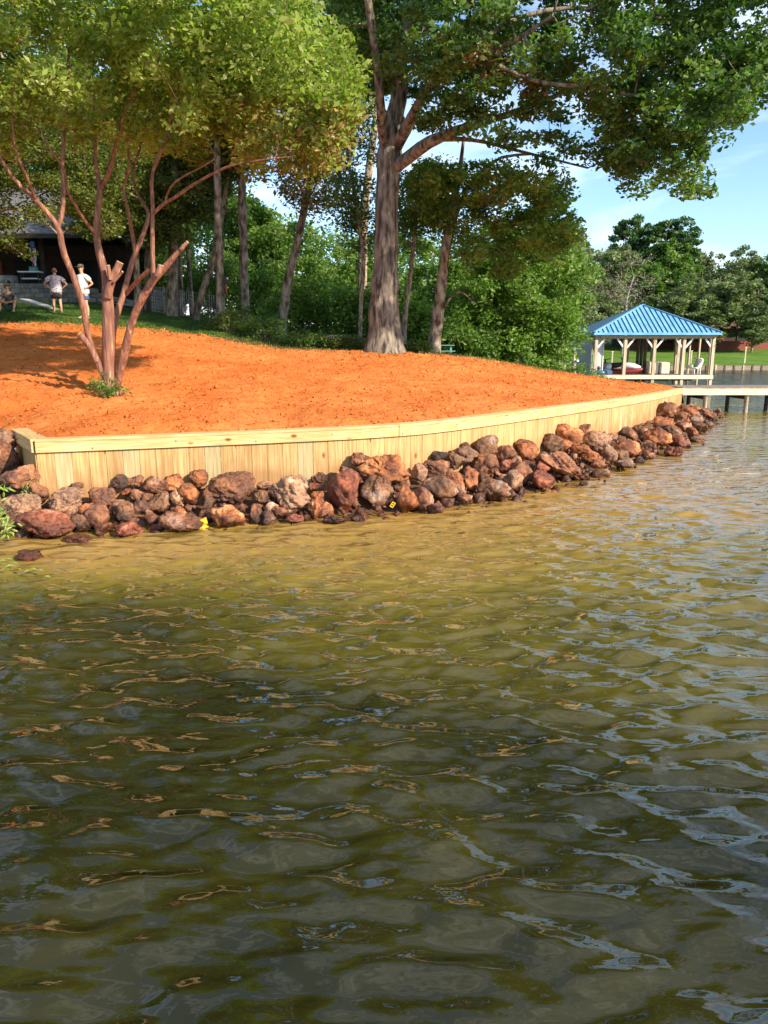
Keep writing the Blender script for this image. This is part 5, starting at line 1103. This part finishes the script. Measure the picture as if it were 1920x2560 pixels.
for u, lab in ((112, 'dark metal porch chair right of the shelf table'), (4, 'dark metal porch chair left of the grey cabinet')):
    q = at(u, 700, 35.2); t = thing('porch_chair', lab, 'chair', (q[0], q[1], g+.27), R(random.uniform(-20, 20)), 'dark metal porch chairs')
    m = MB(); m.box((0, 0, .44), (.5, .48, .04)); m.build('seat', M['dark'], t); m = MB()
    for k in range(6): m.tube([(-.22+k*.088, .24, .46), (-.22+k*.088, .30, .95)], .012, 5)
    m.tube([(-.25, .3, .95), (0, .31, 1.0), (.25, .3, .95)], .018, 6); m.build('backrest', M['dark'], t)
    for sx in (-.22, .22):
        for sy in (-.2, .22): m = MB(); m.tube([(sx, sy, 0), (sx, sy, .43)], .016, 6); m.build('leg', M['dark'], t)
# wire fence
q0, q1 = at(378, 785, 32.3), at(560, 798, 30.6); g0 = np.array(q0); fn_ = thing('wire_fence', 'thin grey wire fence between the dark trunks beside the lawn', 'fence', (q0[0], q0[1], gz(q0[0], q0[1])))
o_ = Vector(fn_.location); n = 6
for k in range(n):
    p = np.array(q0)*(1-k/(n-1))+np.array(q1)*k/(n-1); z_ = gz(p[0], p[1]); m = MB(); m.tube([Vector((p[0], p[1], z_-.1))-o_, Vector((p[0], p[1], z_+1.15))-o_], .03, 6); m.build('post', M['post' if k % 2 else 'postdark'], fn_)
m = MB()
for z_ in np.linspace(.1, 1.1, 8):
    m.tube([Vector((p[0], p[1], gz(p[0], p[1])+z_))-o_ for p in [np.array(q0)*(1-t_)+np.array(q1)*t_ for t_ in np.linspace(0, 1, 6)]], .007, 4, cap=False)
for t_ in np.linspace(0, 1, 34):
    p = np.array(q0)*(1-t_)+np.array(q1)*t_; z_ = gz(p[0], p[1]); m.tube([Vector((p[0], p[1], z_+.1))-o_, Vector((p[0], p[1], z_+1.1))-o_], .006, 4, cap=False)
m.build('wire_mesh', M['steel'], fn_, kind='stuff')
q = at(388, 782, 33.2); t = thing('wire_crate', 'pale grey wire crate standing behind the right crape myrtle limb', 'crate', (q[0], q[1], gz(q[0], q[1]))); m = MB()
for a_ in (-.45, .45):
    for b_ in (-.3, .3): m.tube([(a_, b_, 0), (a_, b_, .95)], .015, 5)
m.build('frame', M['steel'], t); m = MB()
for k in range(9): m.tube([(-.45+k*.1125, -.3, 0), (-.45+k*.1125, -.3, .95)], .006, 4)
for k in range(8): m.tube([(-.45, -.3, .12*k), (.45, -.3, .12*k)], .006, 4)
m.build('grille', M['steel'], t, kind='stuff'); m = MB(); m.box((0, 0, .5), (.8, .5, .75)); m.build('crate_liner', M['stone'], t)
q = at(564, 700, 28.95); t = thing('trail_box', 'small dark box with a red strip strapped to the straight brown trunk', 'box', tuple(q)); m = MB(); m.box((0, 0, 0), (.16, .12, .26)); m.build('box_body', M['dark'], t); m = MB(); m.box((.02, -.03, -.32), (.05, .05, .34)); m.build('red_strip', M['red'], t); m = MB(); m.box((.09, -.07, .05), (.06, .02, .06)); m.build('lens', M['white'], t)
q = at(541, 775, 29.6); z_ = gz(q[0], q[1]); t = thing('wooden_stake', 'short pale stake left of the straight brown trunk', 'stake', (q[0], q[1], z_)); m = MB(); m.tube([(0, 0, -.1), (0, 0, .62)], .07, 8); m.build('shaft', M['post'], t); m = MB(); m.tube([(0, 0, .62), (0, 0, .8)], .1, 8); m.build('stake_top', M['dark'], t)
# boards lying beyond the crest, teal picnic table
q = at(835, 841, 27.5); t = thing('board_pile', 'flat pile of reddish weathered boards lying left of the oak', 'board pile', (q[0], q[1], q[2]-.1), R(8))
for k in range(5): m = MB(); m.box((random.uniform(-.1, .1), -.3+.15*k, .05+.02*k), (1.5-.12*k, .13, .04)); o = m.build('board', M['brick' if k % 2 else 'palewood'], t); o.rotation_euler = (0, 0, random.uniform(-.08, .08))
q = at(1117, 866, 28.5); t = thing('picnic_table', 'small teal picnic table half hidden right of the forked tree', 'picnic table', (q[0]-.2, q[1], q[2]-.5)); t.scale = (.75, .75, .75)
for k in range(5): m = MB(); m.box((0, -.3+.15*k, .72), (1.25, .135, .04)); m.build('top_board', M['teal'], t)
for s in (-1, 1): m = MB(); m.box((0, s*.65, .44), (1.25, .24, .04)); m.build('bench_board', M['teal'], t)
for s in (-1, 1):
    for e in (-1, 1): m = MB(); m.beam((s*.45, e*.65, 0), (s*.45, e*.15, .7), .07, .09); m.build('leg', M['teal'], t)
# ------------------------------------------------------------------ small things at the stones
q = place(505, 1308, .2); t = thing('plastic_scrap', 'crumpled bright yellow plastic scrap at the waterline between two boulders', 'scrap', tuple(q))
r = np.random.default_rng(4)
for k in range(6):
    V, F = ico(2); W_ = V*(1+.35*r.normal(size=(len(V), 1)))*[.055, .03, .04]+r.normal(0, .035, 3); me = npmesh('fold', W_, F, [M['yellow']]); link('fold', me, t)
q = place(978, 1268, .15); t = thing('yellow_tag', 'small yellow plastic piece with two square holes lying by the dark rounded boulder', 'tag', (q[0], q[1]-.1, q[2]+.03)); t.rotation_euler = (0, 0, .2)
m = MB(); 
for z_ in (0, .055, .11): m.box((0, 0, z_), (.085, .03, .016))
for x in (-.037, .037): m.box((x, 0, .055), (.014, .029, .1))
m.build('tag_body', M['cream'] if False else M['yellow'], t); t.scale = (.65, .65, .65); t.rotation_euler = (.3, .5, .3)
def sprig(name, label, cat, pts, Y, n, L_, wd, lm, seed, spread=.05, down=.4, group=None):
    r = np.random.default_rng(seed); t = None; base = at(pts[0][0], pts[0][1], Y); t = thing(name, label, cat, tuple(base), group=group)
    P, rd = pxpath([(p[0], p[1], 4) for p in pts], Y, 12); V, F = tube_np(P-base, np.linspace(.008, .003, 12), 5); link('stem', npmesh('stem', V, F, [M['crapebark']], smooth=True), t)
    for k in range(n):
        f = k/(n-1)*(len(P)-1); i_ = min(int(f), len(P)-2); c = P[i_]+(P[i_+1]-P[i_])*(f-i_)+r.normal(0, spread, 3)-base; d = r.normal(size=3); d[2] -= down; d[1] *= .6; d /= np.linalg.norm(d); s = np.cross(d, r.normal(size=3)+[0, -1, 0]); s /= np.linalg.norm(s); nn = np.cross(s, d); l = L_*r.uniform(.7, 1.3)
        V = [c, c+d*l*.3+s*wd*.45-nn*.004, c+d*l*.7+s*wd*.35+nn*0, c+d*l-nn*.012, c+d*l*.7-s*wd*.35, c+d*l*.3-s*wd*.45-nn*.004, c+d*l*.5+nn*.006]
        m = MB(); m.add(V, [(0, 1, 6), (1, 2, 6), (2, 3, 6), (3, 4, 6), (4, 5, 6), (5, 0, 6)]); me = m.mesh('leaf', M[lm]); a = me.attributes.new('tint', 'FLOAT', 'FACE'); a.data.foreach_set('value', np.full(6, r.uniform(.2, 1), np.float32)); link('leaf', me, t)
    return t
sprig('overhanging_branch', 'pale green leafy branch hanging over the stones at the left photo edge', 'branch', [(-60, 1130), (-30, 1180), (0, 1240), (5, 1300), (18, 1335)], 9.0, 90, .095, .03, 'leaf_fg', 1, spread=.05)
sprig('overhanging_branch', 'second pale leafy spray just below the first at the left photo edge', 'branch', [(-60, 1220), (-30, 1260), (0, 1300), (28, 1330)], 8.9, 60, .095, .03, 'leaf_fg', 2, spread=.05)
sprig('sprout_plant', 'thin pale green sprout growing between the small rocks left of the wall corner', 'plant', [(50, 1235), (66, 1225), (82, 1205)], 9.4, 26, .05, .014, 'leaf_fg', 3, spread=.035, down=-.2)
for k, (u, v) in enumerate([(10, 1425), (25, 1415), (36, 1408), (70, 1428), (84, 1424), (100, 1426), (48, 1424), (118, 1442), (6, 1402), (20, 1398)]):
    p = atz(u, v, .05); m = MB(); m.add([(-.06, 0, .0), (0, .02, .012), (.06, 0, 0), (0, -.02, .012)], [(0, 1, 2), (0, 2, 3)]); me = m.mesh('floating_leaf', M['leaf_fg']); a = me.attributes.new('tint', 'FLOAT', 'FACE'); a.data.foreach_set('value', np.array([.8, .9], np.float32))
    o = link('floating_leaf', me, None, loc=tuple(p), label='narrow pale yellow leaf floating on the water near the lone wet rock', cat='leaf', group='pale leaves floating by the lone wet rock'); o.rotation_euler = (random.uniform(-.2, .2), 0, random.uniform(-1, 1))
# ------------------------------------------------------------------ people
def skin(name, J, E, mt, parent, root=0, sub=1):
    me = bpy.data.meshes.new(name+'_cage'); me.from_pydata([j_[0] for j_ in J], E, []); o = bpy.data.objects.new(name+'_cage', me); col.objects.link(o)
    sk = o.modifiers.new('skin', 'SKIN'); sk.use_smooth_shade = True; o.modifiers.new('sub', 'SUBSURF').levels = sub; o.modifiers['sub'].render_levels = sub
    for k, j_ in enumerate(J):
        s = me.skin_vertices[0].data[k]; rr_ = j_[1]; s.radius = rr_ if isinstance(rr_, tuple) else (rr_, rr_); s.use_root = (k == root)
    dg = bpy.context.evaluated_depsgraph_get(); m2 = bpy.data.meshes.new_from_object(o.evaluated_get(dg)); m2.name = name; bpy.data.objects.remove(o); m2.materials.clear(); m2.materials.append(mt)
    for p in m2.polygons: p.use_smooth = True
    return link(name, m2, parent)
def fingers(J, E, wrist_i, wrist, dirv, side, up, s=1):
    """append palm + five unequal bent fingers to a cage"""
    d = Vector(dirv).normalized(); sd = Vector(side).normalized(); u_ = Vector(up).normalized(); w0 = Vector(wrist); b = len(J); J.append((tuple(w0+d*.05*s), (.032, .022))); E.append((wrist_i, b))
    for k, (off, ln) in enumerate(((-.032, .065), (-.011, .08), (.011, .075), (.031, .058))):
        p1 = w0+d*.09+sd*off; p2 = p1+d*ln*.5-u_*.008; p3 = p2+d*ln*.45-u_*.022; i_ = len(J); J.extend([(tuple(p1), .0105), (tuple(p2), .0095), (tuple(p3), .0075)]); E.extend([(b, i_), (i_, i_+1), (i_+1, i_+2)])
    i_ = len(J); p1 = w0+d*.04-sd*.045; p2 = p1+d*.03-sd*.02; J.extend([(tuple(p1), .012), (tuple(p2), .0095)]); E.extend([(b, i_), (i_, i_+1)])
def person(loc, rz, label, s, top, bottom, hair, sitting=False, build=1., hat=None, elbow_out=.36, hips=True, shoes='dark'):
    t = thing('person', label, 'person', loc, rz); t.scale = (s, s, s); b = build
    if not sitting:
        J = [((0, 0, .93), (.15*b, .12*b)), ((0, 0, 1.08), (.145*b, .12*b)), ((0, .0, 1.3), (.16*b, .12*b)), ((0, 0, 1.44), (.09, .075)), ((0, -.01, 1.53), .052), ((0, -.025, 1.60), (.07, .08)), ((0, -.02, 1.69), (.075, .085)), ((0, -.01, 1.75), (.05, .055))]
        E = [(0, 1), (1, 2), (2, 3), (3, 4), (4, 5), (5, 6), (6, 7)]
        sh, el, wr = [], [], []
        for sx in (-1, 1):
            i_ = len(J); S_ = (sx*.185*b, 0, 1.40); L_ = (sx*elbow_out*b, .08, 1.16); W_ = (sx*.215*b, -.06, 1.02); J.extend([(S_, .055*b), (L_, .043), (W_, .029)]); E.extend([(3, i_), (i_, i_+1), (i_+1, i_+2)]); fingers(J, E, i_+2, W_, (-sx*.75, -.35, -.45), (0, .3, -1), (sx*.3, 1, 0))
            i_ = len(J); K = (sx*.12, -.02, .5); An = (sx*.14, .02, .09); J.extend([((sx*.1*b, 0, .84), .092*b), (K, .058), ((sx*.13, .03, .34), .055), (An, .035), ((sx*.15, -.07, .035), (.035, .03)), ((sx*.16, -.17, .028), (.03, .022))]); E.extend([(0, i_), (i_, i_+1), (i_+1, i_+2), (i_+2, i_+3), (i_+3, i_+4), (i_+4, i_+5)])
        skin('body', J, E, M['skin'], t)
        TJ = [((0, 0, .78), (.215*b, .185*b)), ((0, 0, .90), (.21*b, .185*b)), ((0, 0, 1.06), (.20*b, .175*b)), ((0, 0, 1.3), (.20*b, .16*b)), ((0, 0, 1.45), (.10, .085))]; TE = [(0, 1), (1, 2), (2, 3), (3, 4)]
        for sx in (-1, 1): i_ = len(TJ); TJ.extend([((sx*.19*b, 0, 1.395), .082*b), ((sx*.30*b, .045, 1.255), .082*b)]); TE.extend([(4, i_), (i_, i_+1)])
        skin('shirt', TJ, TE, M[top], t)
        BJ = [((0, 0, .93), (.19*b, .165*b)), ((0, 0, .84), (.19*b, .165*b))]; BE = [(0, 1)]
        for sx in (-1, 1): i_ = len(BJ); BJ.extend([((sx*.105*b, -.005, .74), .125*b), ((sx*.118*b, -.01, .56), .115*b)]); BE.extend([(1, i_), (i_, i_+1)])
        skin('shorts', BJ, BE, M[bottom], t); hd = Vector((0, -.02, 1.69)); feet = [(sx*.155, -.09, .03) for sx in (-1, 1)]
    else:
        J = [((0, .08, .16), (.15, .13)), ((0, .04, .32), (.14, .12)), ((0, -.06, .55), (.155, .12)), ((0, -.12, .68), (.085, .075)), ((0, -.16, .75), .05), ((0, -.19, .82), (.07, .08)), ((0, -.19, .91), (.075, .085)), ((0, -.18, .97), (.05, .055))]
        E = [(0, 1), (1, 2), (2, 3), (3, 4), (4, 5), (5, 6), (6, 7)]
        for sx in (-1, 1):
            i_ = len(J); W_ = (sx*.09, -.5, .34); J.extend([((sx*.18, -.08, .63), .055), ((sx*.30, -.26, .42), .042), (W_, .029)]); E.extend([(3, i_), (i_, i_+1), (i_+1, i_+2)]); fingers(J, E, i_+2, W_, (-sx*.8, -.3, -.2), (0, .3, -1), (0, -1, .2))
            i_ = len(J); J.extend([((sx*.13, 0, .17), .088), ((sx*.27, -.36, .42), .062), ((sx*.25, -.42, .25), .055), ((sx*.23, -.44, .09), .036), ((sx*.24, -.54, .035), (.035, .03)), ((sx*.25, -.64, .028), (.03, .022))]); E.extend([(0, i_)]+[(i_+k, i_+k+1) for k in range(5)])
        skin('body', J, E, M['skin'], t)
        TJ = [((0, .08, .18), (.17, .15)), ((0, .03, .34), (.168, .145)), ((0, -.06, .55), (.18, .145)), ((0, -.12, .685), (.10, .085))]; TE = [(0, 1), (1, 2), (2, 3)]
        for sx in (-1, 1): i_ = len(TJ); TJ.extend([((sx*.19, -.08, .625), .08), ((sx*.26, -.18, .51), .078)]); TE.extend([(3, i_), (i_, i_+1)])
        skin('shirt', TJ, TE, M[top], t)
        BJ = [((0, .08, .14), (.17, .14))]; BE = []
        for sx in (-1, 1): i_ = len(BJ); BJ.extend([((sx*.13, .0, .18), .11), ((sx*.24, -.28, .37), .088)]); BE.extend([(0, i_), (i_, i_+1)])
        skin('shorts', BJ, BE, M[bottom], t); hd = Vector((0, -.19, .91)); feet = [(sx*.245, -.55, .03) for sx in (-1, 1)]
    V, F = ico(3); k = (V[:, 1] > -.25)|(V[:, 2] > .45); W_ = V*[.088, .098, .1]; W_[:, 2] = np.where(V[:, 2] < -.3, W_[:, 2]*(1.3 if hair == 'hair_red' else 1), W_[:, 2]); f = F[k[F].all(1)&((V[F].mean(1)[:, 2] > -.7))]
    link('hair', npmesh('hair', W_+np.array(hd+Vector((0, .006, .012))), f, [M[hair]], smooth=True), t)
    m = MB()
    for sx in (-1, 1): v_, f_ = ico(1); m.add(v_*.011+np.array(hd+Vector((sx*.03, -.088, -.01))), f_)
    m.build('eyes', M['dark'], t); m = MB(); m.tube([hd+Vector((0, -.088, .0)), hd+Vector((0, -.112, -.035)), hd+Vector((0, -.09, -.042))], [.008, .014, .01], 6); m.build('nose', M['skin'], t, smooth=True)
    m = MB(); m.box(hd+Vector((0, -.086, -.068)), (.045, .012, .009)); m.build('mouth', M['brick'], t)
    for sx in (-1, 1): v_, f_ = ico(2); m = MB(); m.add(v_*[.012, .025, .033]+np.array(hd+Vector((sx*.086, .0, -.015))), f_); m.build('ear', M['skin'], t, smooth=True)
    if hat:
        m = MB(); m.lathe([(.108, .0), (.106, .06), (.08, .10), (.02, .115)], tuple(hd+Vector((0, -.0, .03))), 16); m.build('cap', M[hat], t, smooth=True); m = MB(); m.box(hd+Vector((0, -.15, .035)), (.14, .11, .014)); o = m.build('cap_brim', M[hat], t)
    for f_ in feet:
        m = MB(); m.box(Vector(f_)+Vector((0, 0, -.018)), (.09, .26, .022)); m.build('sandal', M[shoes], t)
    return t
def stand(u, Y, **k): x = (u-960)/1895*Y*1.0; p = at(u, 790, Y); return (p[0], Y, gz(p[0], Y))
person(stand(146, 29.3), R(205), 'woman in patterned blouse and black shorts standing with hands on hips, seen from behind', .93, 'floral', 'blackcloth', 'hair_red', build=1.2, elbow_out=.36)
person(stand(213, 27.6), R(-28), 'man in white t shirt, blue shorts and cap standing behind the crape myrtle trunk', 1.02, 'tee', 'bluecloth', 'hair_grey', build=1.15, hat='cap', elbow_out=.36, shoes='cream')
person(stand(28, 28.6), R(12), 'person in charcoal shirt and cap sitting on the lawn with arms on raised knees', 1.0, 'greycloth', 'tealcloth', 'hair_grey', sitting=True, hat='cap', shoes='teal')
